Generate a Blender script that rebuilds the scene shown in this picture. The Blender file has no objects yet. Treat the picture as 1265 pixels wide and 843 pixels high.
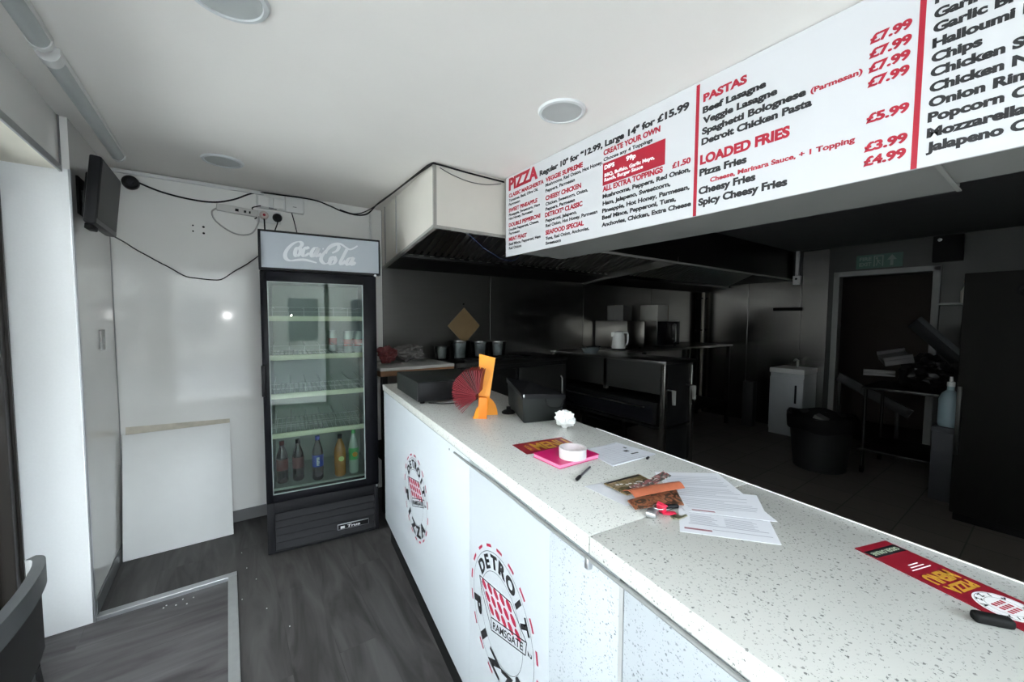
import bpy, bmesh, math, random
from mathutils import Vector, Matrix, noise

SC = bpy.context.scene
COL = SC.collection
PI = math.pi

# ------------------------------------------------------------------ camera
def make_camera():
    pitch, yaw, roll = map(math.radians, (-3.2587, 35.5341, 0.2918))
    F = Vector((math.sin(yaw)*math.cos(pitch), math.cos(yaw)*math.cos(pitch), math.sin(pitch)))
    R = Vector((math.cos(yaw), -math.sin(yaw), 0))
    U = R.cross(F)
    R2 = R*math.cos(roll) + U*math.sin(roll)
    U2 = -R*math.sin(roll) + U*math.cos(roll)
    cd = bpy.data.cameras.new('camera')
    cd.sensor_fit = 'HORIZONTAL'; cd.sensor_width = 36.0
    cd.lens = 491.638/1265*36.0
    cd.clip_start = 0.02; cd.clip_end = 100
    co = bpy.data.objects.new('camera', cd); COL.objects.link(co)
    M = Matrix((R2, U2, -F)).transposed().to_4x4()
    M.translation = Vector((0, 0, 1.4796))
    co.matrix_world = M
    SC.camera = co
make_camera()

# ------------------------------------------------------------------ light
NEAR_Y = -1.7
SKY_COLOR = (0.80, 0.91, 1.0)
SKY_STRENGTH = 27.0
FLASH_WATTS = 5.0
EXPOSURE = 0.0
w = bpy.data.worlds.new('overcast_sky'); SC.world = w; w.use_nodes = True
bg = w.node_tree.nodes['Background']
bg.inputs[0].default_value = (*SKY_COLOR, 1); bg.inputs[1].default_value = SKY_STRENGTH
SC.view_settings.view_transform = 'Standard'
SC.view_settings.look = 'None'
SC.view_settings.gamma = 1.0
SC.view_settings.exposure = EXPOSURE
SC.view_settings.use_curve_mapping = False
def portal(name, loc, rot, sx, sy):
    l = bpy.data.lights.new(name, 'AREA'); l.shape = 'RECTANGLE'; l.size = sx; l.size_y = sy
    l.cycles.is_portal = True
    o = bpy.data.objects.new(name, l); COL.objects.link(o); o.location = loc; o.rotation_euler = rot
portal('window_daylight_portal', (-0.86, 0.55, 1.07), (0, -PI/2, 0), 2.2, 4.4)
portal('rear_daylight_portal', (0.35, NEAR_Y-0.12, 1.2), (PI/2, 0, 0), 2.3, 2.3)  # guides sky light through the added rear window
# the phone's own flash: its small glints show on the wall panel and the fridge
fl = bpy.data.lights.new('phone_flash', 'POINT'); fl.energy = FLASH_WATTS; fl.shadow_soft_size = 0.012
fo = bpy.data.objects.new('phone_flash', fl); COL.objects.link(fo); fo.location = (0.0, -0.03, 1.50)

# ------------------------------------------------------------------ materials
MATS = {}
def newmat(name):
    m = bpy.data.materials.new(name); m.use_nodes = True
    nt = m.node_tree; b = nt.nodes['Principled BSDF']
    return m, nt, b
def mat(name, col, rough=0.5, metal=0.0, var=0.06, scale=12.0, bump=0.0, bscale=200.0, spec=None, trans=0.0, alpha=1.0, stretch=(1,1,1), emit=0.0):
    if name in MATS: return MATS[name]
    m, nt, b = newmat(name)
    tc = nt.nodes.new('ShaderNodeTexCoord'); mp = nt.nodes.new('ShaderNodeMapping'); mp.inputs['Scale'].default_value = stretch
    nt.links.new(tc.outputs['Object'], mp.inputs['Vector'])
    nz = nt.nodes.new('ShaderNodeTexNoise'); nz.inputs['Scale'].default_value = scale; nz.inputs['Detail'].default_value = 4
    nt.links.new(mp.outputs[0], nz.inputs['Vector'])
    mx = nt.nodes.new('ShaderNodeMix'); mx.data_type = 'RGBA'
    mx.inputs[6].default_value = (*[max(0, c*(1-var)) for c in col], 1)
    mx.inputs[7].default_value = (*[min(1, c*(1+var)) for c in col], 1)
    nt.links.new(nz.outputs['Fac'], mx.inputs[0]); nt.links.new(mx.outputs[2], b.inputs['Base Color'])
    b.inputs['Roughness'].default_value = rough; b.inputs['Metallic'].default_value = metal
    if spec is not None: b.inputs['Specular IOR Level'].default_value = spec
    if trans: b.inputs['Transmission Weight'].default_value = trans
    b.inputs['Alpha'].default_value = alpha
    if bump:
        n2 = nt.nodes.new('ShaderNodeTexNoise'); n2.inputs['Scale'].default_value = bscale
        nt.links.new(mp.outputs[0], n2.inputs['Vector'])
        bp = nt.nodes.new('ShaderNodeBump'); bp.inputs['Strength'].default_value = bump; bp.inputs['Distance'].default_value = 0.002
        nt.links.new(n2.outputs['Fac'], bp.inputs['Height']); nt.links.new(bp.outputs[0], b.inputs['Normal'])
    MATS[name] = m
    return m

def mat_speckle(name, base, speck, scale, size, keep, rough):
    """white solid-surface laminate with small grey chips"""
    m, nt, b = newmat(name)
    tc = nt.nodes.new('ShaderNodeTexCoord')
    def layer(sc, sz, kp):
        nd = nt.nodes.new('ShaderNodeTexNoise'); nd.inputs['Scale'].default_value = sc*2.5
        nt.links.new(tc.outputs['Object'], nd.inputs['Vector'])
        ma = nt.nodes.new('ShaderNodeMix'); ma.data_type = 'VECTOR'; ma.inputs[0].default_value = 0.006
        nt.links.new(tc.outputs['Object'], ma.inputs[4]); nt.links.new(nd.outputs['Color'], ma.inputs[5])
        v = nt.nodes.new('ShaderNodeTexVoronoi'); v.inputs['Scale'].default_value = sc
        nt.links.new(ma.outputs[1], v.inputs['Vector'])
        lt = nt.nodes.new('ShaderNodeMath'); lt.operation = 'LESS_THAN'; lt.inputs[1].default_value = sz
        nt.links.new(v.outputs['Distance'], lt.inputs[0])
        sp = nt.nodes.new('ShaderNodeSeparateColor'); nt.links.new(v.outputs['Color'], sp.inputs[0])
        l2 = nt.nodes.new('ShaderNodeMath'); l2.operation = 'LESS_THAN'; l2.inputs[1].default_value = kp
        nt.links.new(sp.outputs[0], l2.inputs[0])
        mu = nt.nodes.new('ShaderNodeMath'); mu.operation = 'MULTIPLY'
        nt.links.new(lt.outputs[0], mu.inputs[0]); nt.links.new(l2.outputs[0], mu.inputs[1])
        m3 = nt.nodes.new('ShaderNodeMath'); m3.operation = 'MULTIPLY'
        m4 = nt.nodes.new('ShaderNodeMath'); m4.operation = 'MULTIPLY_ADD'; m4.inputs[1].default_value = 0.6; m4.inputs[2].default_value = 0.3
        nt.links.new(sp.outputs[1], m4.inputs[0])
        nt.links.new(mu.outputs[0], m3.inputs[0]); nt.links.new(m4.outputs[0], m3.inputs[1])
        return m3
    a = layer(scale, size, keep); c = layer(scale*1.9, size, keep*0.9)
    mxm = nt.nodes.new('ShaderNodeMath'); mxm.operation = 'MAXIMUM'
    nt.links.new(a.outputs[0], mxm.inputs[0]); nt.links.new(c.outputs[0], mxm.inputs[1])
    mx = nt.nodes.new('ShaderNodeMix'); mx.data_type = 'RGBA'
    mx.inputs[6].default_value = (*base, 1); mx.inputs[7].default_value = (*speck, 1)
    nt.links.new(mxm.outputs[0], mx.inputs[0]); nt.links.new(mx.outputs[2], b.inputs['Base Color'])
    b.inputs['Roughness'].default_value = rough
    MATS[name] = m
    return m

def mat_planks(name, along_x, c1, c2):
    m, nt, b = newmat(name)
    tc = nt.nodes.new('ShaderNodeTexCoord'); mp = nt.nodes.new('ShaderNodeMapping')
    mp.inputs['Rotation'].default_value = (0, 0, 0 if along_x else PI/2)
    nt.links.new(tc.outputs['Object'], mp.inputs['Vector'])
    br = nt.nodes.new('ShaderNodeTexBrick'); br.inputs['Scale'].default_value = 1.0
    br.inputs['Brick Width'].default_value = 1.2; br.inputs['Row Height'].default_value = 0.18; br.inputs['Mortar Size'].default_value = 0.0012
    br.inputs['Color1'].default_value = (0.25, 0.25, 0.25, 1); br.inputs['Color2'].default_value = (0.75, 0.75, 0.75, 1); br.inputs['Mortar'].default_value = (0, 0, 0, 1)
    nt.links.new(mp.outputs[0], br.inputs['Vector'])
    m2 = nt.nodes.new('ShaderNodeMapping'); m2.inputs['Scale'].default_value = (1.1, 6.5, 1)
    nt.links.new(mp.outputs[0], m2.inputs['Vector'])
    ad = nt.nodes.new('ShaderNodeVectorMath'); ad.operation = 'ADD'
    nt.links.new(m2.outputs[0], ad.inputs[0]); nt.links.new(br.outputs['Color'], ad.inputs[1])
    n1 = nt.nodes.new('ShaderNodeTexNoise'); n1.inputs['Scale'].default_value = 1.6; n1.inputs['Detail'].default_value = 8; n1.inputs['Distortion'].default_value = 1.2
    nt.links.new(ad.outputs[0], n1.inputs['Vector'])
    r = nt.nodes.new('ShaderNodeValToRGB'); r.color_ramp.elements[0].position = 0.3; r.color_ramp.elements[1].position = 0.72
    r.color_ramp.elements[0].color = (*c1, 1); r.color_ramp.elements[1].color = (*c2, 1)
    nt.links.new(n1.outputs['Fac'], r.inputs[0])
    mx = nt.nodes.new('ShaderNodeMix'); mx.data_type = 'RGBA'; mx.blend_type = 'MULTIPLY'; mx.inputs[0].default_value = 0.25
    nt.links.new(r.outputs[0], mx.inputs[6]); nt.links.new(br.outputs['Color'], mx.inputs[7])
    nt.links.new(mx.outputs[2], b.inputs['Base Color'])
    b.inputs['Roughness'].default_value = 0.5; b.inputs['Specular IOR Level'].default_value = 0.35
    MATS[name] = m
    return m

def mat_tiles(name, col, grout, size):
    m, nt, b = newmat(name)
    tc = nt.nodes.new('ShaderNodeTexCoord')
    br = nt.nodes.new('ShaderNodeTexBrick'); br.offset = 0.0
    br.inputs['Scale'].default_value = 1.0; br.inputs['Brick Width'].default_value = size; br.inputs['Row Height'].default_value = size
    br.inputs['Mortar Size'].default_value = 0.004
    br.inputs['Color1'].default_value = (*col, 1); br.inputs['Color2'].default_value = (*[c*0.85 for c in col], 1); br.inputs['Mortar'].default_value = (*grout, 1)
    nt.links.new(tc.outputs['Object'], br.inputs['Vector']); nt.links.new(br.outputs['Color'], b.inputs['Base Color'])
    b.inputs['Roughness'].default_value = 0.55
    MATS[name] = m
    return m

def mat_steel(name, col, rough, axis=(0.6, 0.6, 9)):
    """brushed sheet: streaks run across one axis"""
    m, nt, b = newmat(name)
    tc = nt.nodes.new('ShaderNodeTexCoord'); mp = nt.nodes.new('ShaderNodeMapping'); mp.inputs['Scale'].default_value = axis
    nt.links.new(tc.outputs['Object'], mp.inputs['Vector'])
    nz = nt.nodes.new('ShaderNodeTexNoise'); nz.inputs['Scale'].default_value = 6; nz.inputs['Detail'].default_value = 2
    nt.links.new(mp.outputs[0], nz.inputs['Vector'])
    r = nt.nodes.new('ShaderNodeMapRange'); r.inputs[3].default_value = rough*0.92; r.inputs[4].default_value = rough*1.08
    nt.links.new(nz.outputs['Fac'], r.inputs[0]); nt.links.new(r.outputs[0], b.inputs['Roughness'])
    mx = nt.nodes.new('ShaderNodeMix'); mx.data_type = 'RGBA'
    mx.inputs[6].default_value = (*[c*0.95 for c in col], 1); mx.inputs[7].default_value = (*[min(1, c*1.05) for c in col], 1)
    nt.links.new(nz.outputs['Fac'], mx.inputs[0]); nt.links.new(mx.outputs[2], b.inputs['Base Color'])
    b.inputs['Metallic'].default_value = 1.0
    MATS[name] = m
    return m

def mat_glass(name, tint=(1, 1, 1), ior=1.5, rough=0.0, boost=0.0):
    """thin clear pane: fresnel mix of see-through and mirror"""
    m = bpy.data.materials.new(name); m.use_nodes = True; nt = m.node_tree
    for n in list(nt.nodes): nt.nodes.remove(n)
    out = nt.nodes.new('ShaderNodeOutputMaterial'); mx = nt.nodes.new('ShaderNodeMixShader')
    tr = nt.nodes.new('ShaderNodeBsdfTransparent'); tr.inputs[0].default_value = (*tint, 1)
    gl = nt.nodes.new('ShaderNodeBsdfGlossy'); gl.inputs['Roughness'].default_value = rough
    fr = nt.nodes.new('ShaderNodeFresnel'); fr.inputs[0].default_value = ior
    nz = nt.nodes.new('ShaderNodeTexNoise'); nz.inputs['Scale'].default_value = 4
    ad = nt.nodes.new('ShaderNodeMath'); ad.operation = 'MULTIPLY_ADD'; ad.inputs[1].default_value = 0.02; ad.inputs[2].default_value = boost
    nt.links.new(nz.outputs['Fac'], ad.inputs[0])
    a2 = nt.nodes.new('ShaderNodeMath'); a2.operation = 'ADD'; a2.use_clamp = True
    nt.links.new(ad.outputs[0], a2.inputs[0]); nt.links.new(fr.outputs[0], a2.inputs[1])
    nt.links.new(a2.outputs[0], mx.inputs[0]); nt.links.new(tr.outputs[0], mx.inputs[1]); nt.links.new(gl.outputs[0], mx.inputs[2])
    nt.links.new(mx.outputs[0], out.inputs[0])
    MATS[name] = m
    return m

def mat_picture(name, cols, scale):
    """printed photograph: blotches of food colours"""
    m, nt, b = newmat(name)
    tc = nt.nodes.new('ShaderNodeTexCoord')
    nz = nt.nodes.new('ShaderNodeTexNoise'); nz.inputs['Scale'].default_value = scale; nz.inputs['Detail'].default_value = 3; nz.inputs['Distortion'].default_value = 1.0
    nt.links.new(tc.outputs['Object'], nz.inputs['Vector'])
    r = nt.nodes.new('ShaderNodeValToRGB'); r.color_ramp.interpolation = 'CONSTANT'
    el = r.color_ramp.elements
    while len(el) < len(cols): el.new(0.5)
    for i, c in enumerate(cols):
        el[i].position = 0.0 if i == 0 else 0.34 + 0.34*(i-1)/max(1, len(cols)-1)
        el[i].color = (*c, 1)
    nt.links.new(nz.outputs['Fac'], r.inputs[0]); nt.links.new(r.outputs[0], b.inputs['Base Color'])
    b.inputs['Roughness'].default_value = 0.35
    MATS[name] = m
    return m

M_WALL = mat('wall_panel_white', (0.86, 0.85, 0.815), 0.085, var=0.05, scale=3)
M_CEIL = mat('ceiling_paint', (0.84, 0.81, 0.765), 0.85, var=0.03, scale=4, bump=0.15, bscale=60)
M_PILLAR = mat('pillar_panel', (0.88, 0.89, 0.89), 0.3, var=0.03, scale=120)
M_CREAM = mat('window_soffit_paint', (0.75, 0.71, 0.60), 0.8, var=0.1, scale=8)
M_FLOOR = mat_planks('floor_oak_vinyl', False, (0.042, 0.038, 0.037), (0.125, 0.118, 0.116))
M_WELL = mat_planks('mat_well_vinyl', True, (0.066, 0.060, 0.062), (0.165, 0.155, 0.158))
M_KFLOOR = mat_tiles('kitchen_floor_tile', (0.19, 0.165, 0.145), (0.09, 0.08, 0.07), 0.33)
M_KCEIL = mat('kitchen_ceiling_dimmed', (0.07, 0.07, 0.07), 0.8)  # dark colour stands in for the kitchen's lack of light
M_BASE = mat('baseboard_grey', (0.16, 0.16, 0.16), 0.5)
M_ALU = mat('aluminium', (0.55, 0.56, 0.57), 0.35, 0.9, var=0.08, scale=30, stretch=(1, 1, 8))
M_ALUD = mat('aluminium_trim_matt', (0.36, 0.365, 0.36), 0.5, 0.3, var=0.1, scale=30)
M_TOP = mat_speckle('speckled_worktop', (0.515, 0.52, 0.49), (0.12, 0.12, 0.12), 135, 0.27, 0.42, 0.24)
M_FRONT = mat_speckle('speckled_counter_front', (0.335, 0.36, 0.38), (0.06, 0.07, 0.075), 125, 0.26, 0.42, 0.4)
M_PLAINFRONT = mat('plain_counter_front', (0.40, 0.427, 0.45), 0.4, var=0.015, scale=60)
M_BLACK = mat('black_plastic', (0.011, 0.011, 0.012), 0.4, spec=0.15)
M_BLACKM = mat('black_matt', (0.008, 0.008, 0.008), 0.6, spec=0.12)
M_BLACKG = mat('black_gloss_paint', (0.008, 0.008, 0.010), 0.25, spec=0.10)
M_DARKGREY = mat('dark_grey_plastic', (0.035, 0.037, 0.036), 0.45)
M_CHARC = mat('charcoal_painted_metal', (0.016, 0.018, 0.017), 0.5, bump=0.1, spec=0.15)
M_WHITE = mat('white_plastic', (0.72, 0.72, 0.70), 0.4)
M_PRINTW = mat('printed_board_white', (0.55, 0.555, 0.57), 0.45, var=0.01)
M_RED = mat('print_red', (0.36, 0.006, 0.024), 0.45)
M_INK = mat('print_black', (0.010, 0.010, 0.012), 0.5)
M_INKW = mat('print_white', (0.80, 0.80, 0.80), 0.5)
M_GREYINK = mat('print_grey', (0.33, 0.34, 0.38), 0.6)
M_STEEL = mat_steel('brushed_steel', (0.22, 0.215, 0.205), 0.32)
M_STEELV = mat_steel('brushed_steel_upright', (0.30, 0.29, 0.275), 0.25, (0.6, 0.6, 9))
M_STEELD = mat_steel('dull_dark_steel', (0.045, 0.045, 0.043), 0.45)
M_STEELB = mat_steel('bright_steel', (0.42, 0.41, 0.39), 0.3)
M_CLAD = mat('hood_cladding_white', (0.66, 0.63, 0.565), 0.5, var=0.05, scale=6)
M_PANE = mat_glass('window_glass')
M_FRPANE = mat_glass('fridge_door_glass', (0.84, 0.90, 0.86), 1.32, 0.0, 0.0)
M_CLEAR = mat_glass('clear_plastic', (0.86, 0.88, 0.88), 1.45, 0.1, 0.10)
M_ORANGE = mat('orange_card', (0.80, 0.29, 0.012), 0.4, var=0.03)
M_LEAF = mat('leaflet_red', (0.20, 0.007, 0.016), 0.4)
M_LEAF2 = mat('leaflet_crimson', (0.22, 0.006, 0.017), 0.4)
M_YEL = mat('print_yellow', (0.52, 0.27, 0.03), 0.45)
M_PINK = mat('pink_cover', (0.52, 0.006, 0.11), 0.35)
M_PAPER = mat('white_paper', (0.60, 0.61, 0.645), 0.6, var=0.02)
M_TISSUE = mat('white_tissue', (0.70, 0.70, 0.69), 0.9, var=0.02)
M_WOOD = mat('chipboard_edge', (0.22, 0.11, 0.05), 0.6, var=0.3, scale=20, stretch=(1, 8, 8))
M_BRASS = mat('brown_card', (0.30, 0.20, 0.095), 0.6, var=0.15, scale=14)

# ------------------------------------------------------------------ mesh helpers
class MB:
    def __init__(s): s.bm = bmesh.new()
    def _add(s, tmp, M=None):
        if M is not None: bmesh.ops.transform(tmp, matrix=M, verts=tmp.verts)
        me = bpy.data.meshes.new('t'); tmp.to_mesh(me); tmp.free()
        s.bm.from_mesh(me); bpy.data.meshes.remove(me)
        return s
    def box(s, x0, x1, y0, y1, z0, z1, bev=0.0, M=None, seg=2):
        t = bmesh.new()
        bmesh.ops.create_cube(t, size=1, matrix=Matrix.Translation(((x0+x1)/2, (y0+y1)/2, (z0+z1)/2)) @ Matrix.Diagonal((abs(x1-x0), abs(y1-y0), abs(z1-z0), 1)))
        if bev: bmesh.ops.bevel(t, geom=t.edges[:], offset=bev, segments=seg, affect='EDGES', profile=0.5)
        return s._add(t, M)
    def cyl(s, p0, p1, r0, r1=None, seg=24, M=None):
        p0 = Vector(p0); p1 = Vector(p1); r1 = r0 if r1 is None else r1
        d = p1-p0
        t = bmesh.new()
        bmesh.ops.create_cone(t, cap_ends=True, segments=seg, radius1=r0, radius2=r1, depth=d.length)
        R = d.to_track_quat('Z', 'Y').to_matrix().to_4x4()
        bmesh.ops.transform(t, matrix=Matrix.Translation((p0+p1)/2) @ R, verts=t.verts)
        return s._add(t, M)
    def sphere(s, c, r, M=None, sub=3, sc=(1, 1, 1)):
        t = bmesh.new(); bmesh.ops.create_icosphere(t, subdivisions=sub, radius=r, matrix=Matrix.Translation(c) @ Matrix.Diagonal((*sc, 1)))
        return s._add(t, M)
    def lathe(s, prof, seg=32, c=(0, 0, 0), M=None):
        t = bmesh.new(); rings = []
        for r, z in prof:
            rings.append([t.verts.new((c[0]+r*math.cos(2*PI*k/seg), c[1]+r*math.sin(2*PI*k/seg), c[2]+z)) for k in range(seg)])
        for a, b in zip(rings, rings[1:]):
            for k in range(seg): t.faces.new((a[k], a[(k+1) % seg], b[(k+1) % seg], b[k]))
        if prof[0][0] > 1e-4: t.faces.new(rings[0][::-1])
        if prof[-1][0] > 1e-4: t.faces.new(rings[-1])
        bmesh.ops.remove_doubles(t, verts=t.verts, dist=1e-5)
        return s._add(t, M)
    def tube(s, pts, r, seg=8, M=None, smooth_n=0):
        pts = [Vector(p) for p in pts]
        if smooth_n: pts = catmull(pts, smooth_n)
        t = bmesh.new(); rings = []
        up = Vector((0, 0, 1)); n = None
        for i, p in enumerate(pts):
            d = (pts[min(i+1, len(pts)-1)]-pts[max(i-1, 0)]).normalized()
            if n is None:
                n = d.cross(up) if abs(d.z) < 0.9 else d.cross(Vector((1, 0, 0)))
            n = (n - d*n.dot(d)).normalized(); b = d.cross(n)
            rings.append([t.verts.new(p + (n*math.cos(2*PI*k/seg)+b*math.sin(2*PI*k/seg))*r) for k in range(seg)])
        for a, b in zip(rings, rings[1:]):
            for k in range(seg): t.faces.new((a[k], a[(k+1) % seg], b[(k+1) % seg], b[k]))
        t.faces.new(rings[0][::-1]); t.faces.new(rings[-1])
        return s._add(t, M)
    def prism(s, poly, z0, z1, M=None, bev=0.0):
        """polygon in XY raised from z0 to z1"""
        t = bmesh.new()
        a = [t.verts.new((x, y, z0)) for x, y in poly]; b = [t.verts.new((x, y, z1)) for x, y in poly]
        n = len(poly)
        t.faces.new(a[::-1]); t.faces.new(b)
        for k in range(n): t.faces.new((a[k], a[(k+1) % n], b[(k+1) % n], b[k]))
        bmesh.ops.recalc_face_normals(t, faces=t.faces[:])
        if bev: bmesh.ops.bevel(t, geom=t.edges[:], offset=bev, segments=2, affect='EDGES', profile=0.5)
        return s._add(t, M)
    def face(s, pts, M=None):
        t = bmesh.new(); t.faces.new([t.verts.new(p) for p in pts]); return s._add(t, M)
    def sweep_rect(s, pts, w, h, M=None, n=0):
        """rectangular bar along a path lying in plan: w across, h upright"""
        pts = [Vector(p) for p in pts]
        if n: pts = catmull(pts, n)
        t = bmesh.new(); rings = []
        for i, p in enumerate(pts):
            d = (pts[min(i+1, len(pts)-1)]-pts[max(i-1, 0)]); d.normalize()
            sd = d.cross(Vector((0, 0, 1))).normalized(); u = sd.cross(d).normalized()
            rings.append([t.verts.new(p+sd*a*w/2+u*b*h/2) for a, b in ((-1, -1), (1, -1), (1, 1), (-1, 1))])
        for a, b in zip(rings, rings[1:]):
            for k in range(4): t.faces.new((a[k], a[(k+1) % 4], b[(k+1) % 4], b[k]))
        t.faces.new(rings[0][::-1]); t.faces.new(rings[-1])
        bmesh.ops.recalc_face_normals(t, faces=t.faces[:])
        return s._add(t, M)
    def mesh(s, me, M): 
        t = bmesh.new(); t.from_mesh(me); return s._add(t, M)
    def build(s, name, m, parent=None, smooth=True, loc=None, rotz=None):
        me = bpy.data.meshes.new(name); s.bm.to_mesh(me); s.bm.free()
        me.materials.append(m)
        if smooth and len(me.polygons):
            me.polygons.foreach_set('use_smooth', [True]*len(me.polygons))
            try: me.set_sharp_from_angle(angle=math.radians(35))
            except Exception: pass
        o = bpy.data.objects.new(name, me); COL.objects.link(o)
        if parent is not None: o.parent = parent
        if loc is not None: o.location = loc
        if rotz is not None: o.rotation_euler = (0, 0, rotz)
        return o

def catmull(pts, n):
    out = []
    for i in range(len(pts)-1):
        p0 = pts[max(i-1, 0)]; p1 = pts[i]; p2 = pts[i+1]; p3 = pts[min(i+2, len(pts)-1)]
        for k in range(n):
            t = k/n
            out.append(0.5*((2*p1)+(p2-p0)*t+(2*p0-5*p1+4*p2-p3)*t*t+(3*p1-p0-3*p2+p3)*t**3))
    out.append(pts[-1])
    return out

def tag(o, label, cat, group=None, kind=None):
    o['label'] = label; o['category'] = cat
    if group: o['group'] = group
    if kind: o['kind'] = kind
    return o
def empty(name, loc, rotz, label, cat, group=None):
    o = bpy.data.objects.new(name, None); COL.objects.link(o)
    o.empty_display_size = 0.05
    o.location = loc; o.rotation_euler = (0, 0, rotz)
    return tag(o, label, cat, group)
def struct(o, label=None):
    o['kind'] = 'structure'
    if label: o['label'] = label
    return o
def copy_thing(src, loc, rotz=None, label=None):
    r = src.copy(); COL.objects.link(r); r.location = loc
    if rotz is not None: r.rotation_euler = (0, 0, rotz)
    if label: r['label'] = label
    for ch in [c for c in bpy.data.objects if c.parent == src]:
        d = ch.copy(); COL.objects.link(d); d.parent = r
        for g in [c for c in bpy.data.objects if c.parent == ch]:
            e = g.copy(); COL.objects.link(e); e.parent = d
    return r

# lettering: outlines of the built-in font turned into flat meshes
_T = {}
def text_mesh(txt, bold=0.03):
    k = (txt, bold)
    if k in _T: return _T[k]
    cu = bpy.data.curves.new('t', 'FONT'); cu.body = txt; cu.size = 1.0; cu.offset = bold; cu.resolution_u = 4; cu.fill_mode = 'FRONT'
    o = bpy.data.objects.new('t', cu); COL.objects.link(o)
    dg = bpy.context.evaluated_depsgraph_get(); dg.update()
    me = bpy.data.meshes.new_from_object(o.evaluated_get(dg))
    bpy.data.objects.remove(o); bpy.data.curves.remove(cu)
    xs = [v.co.x for v in me.vertices] or [0, 1]
    _T[k] = (me, min(xs), max(xs))
    return _T[k]
def cap_height(bold=0.03):
    me, a, b = text_mesh('H', bold)
    ys = [v.co.y for v in me.vertices]
    return max(ys)-min(ys), min(ys)
def put_text(mb, txt, origin, right, up, cap, width=None, bold=0.03, center=False, dbl=0):
    me, x0, x1 = text_mesh(txt, bold); ch, y0 = cap_height(bold)
    sy = cap/ch; sx = sy if width is None else width/(x1-x0)
    right = Vector(right); up = Vector(up); n = right.cross(up)
    off = -(x0+x1)/2 if center else -x0
    M = Matrix((right*sx, up*sy, n)).transposed().to_4x4(); M.translation = Vector(origin)
    for k in ((-dbl, dbl) if dbl else (0,)): mb.mesh(me, M @ Matrix.Translation((off+k, -y0, 0.0002*(k > 0))))

# frame of the serving counter: it stands about 6.5 degrees off the walls
CA = math.radians(6.5115)
NV = Vector((math.cos(CA), -math.sin(CA), 0)); DV = Vector((math.sin(CA), math.cos(CA), 0))
def cw(n, d, z=0.0): return NV*n + DV*d + Vector((0, 0, z))
ZT = 1.0456
BACK = 3.43; CEIL = 2.385; FAR = 6.2; NEAR = -1.7

def hexa(mb, b4, t4):
    t = bmesh.new()
    a = [t.verts.new(p) for p in b4]; b = [t.verts.new(p) for p in t4]
    t.faces.new(a[::-1]); t.faces.new(b)
    for k in range(4): t.faces.new((a[k], a[(k+1) % 4], b[(k+1) % 4], b[k]))
    bmesh.ops.recalc_face_normals(t, faces=t.faces[:])
    mb._add(t); return mb
def wb(mb, name, m, root, smooth=True):
    """build a part from world coordinates under its thing"""
    o = mb.build(name, m, None, smooth)
    o.parent = root; o.matrix_parent_inverse = root.matrix_basis.inverted()
    return o

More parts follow.
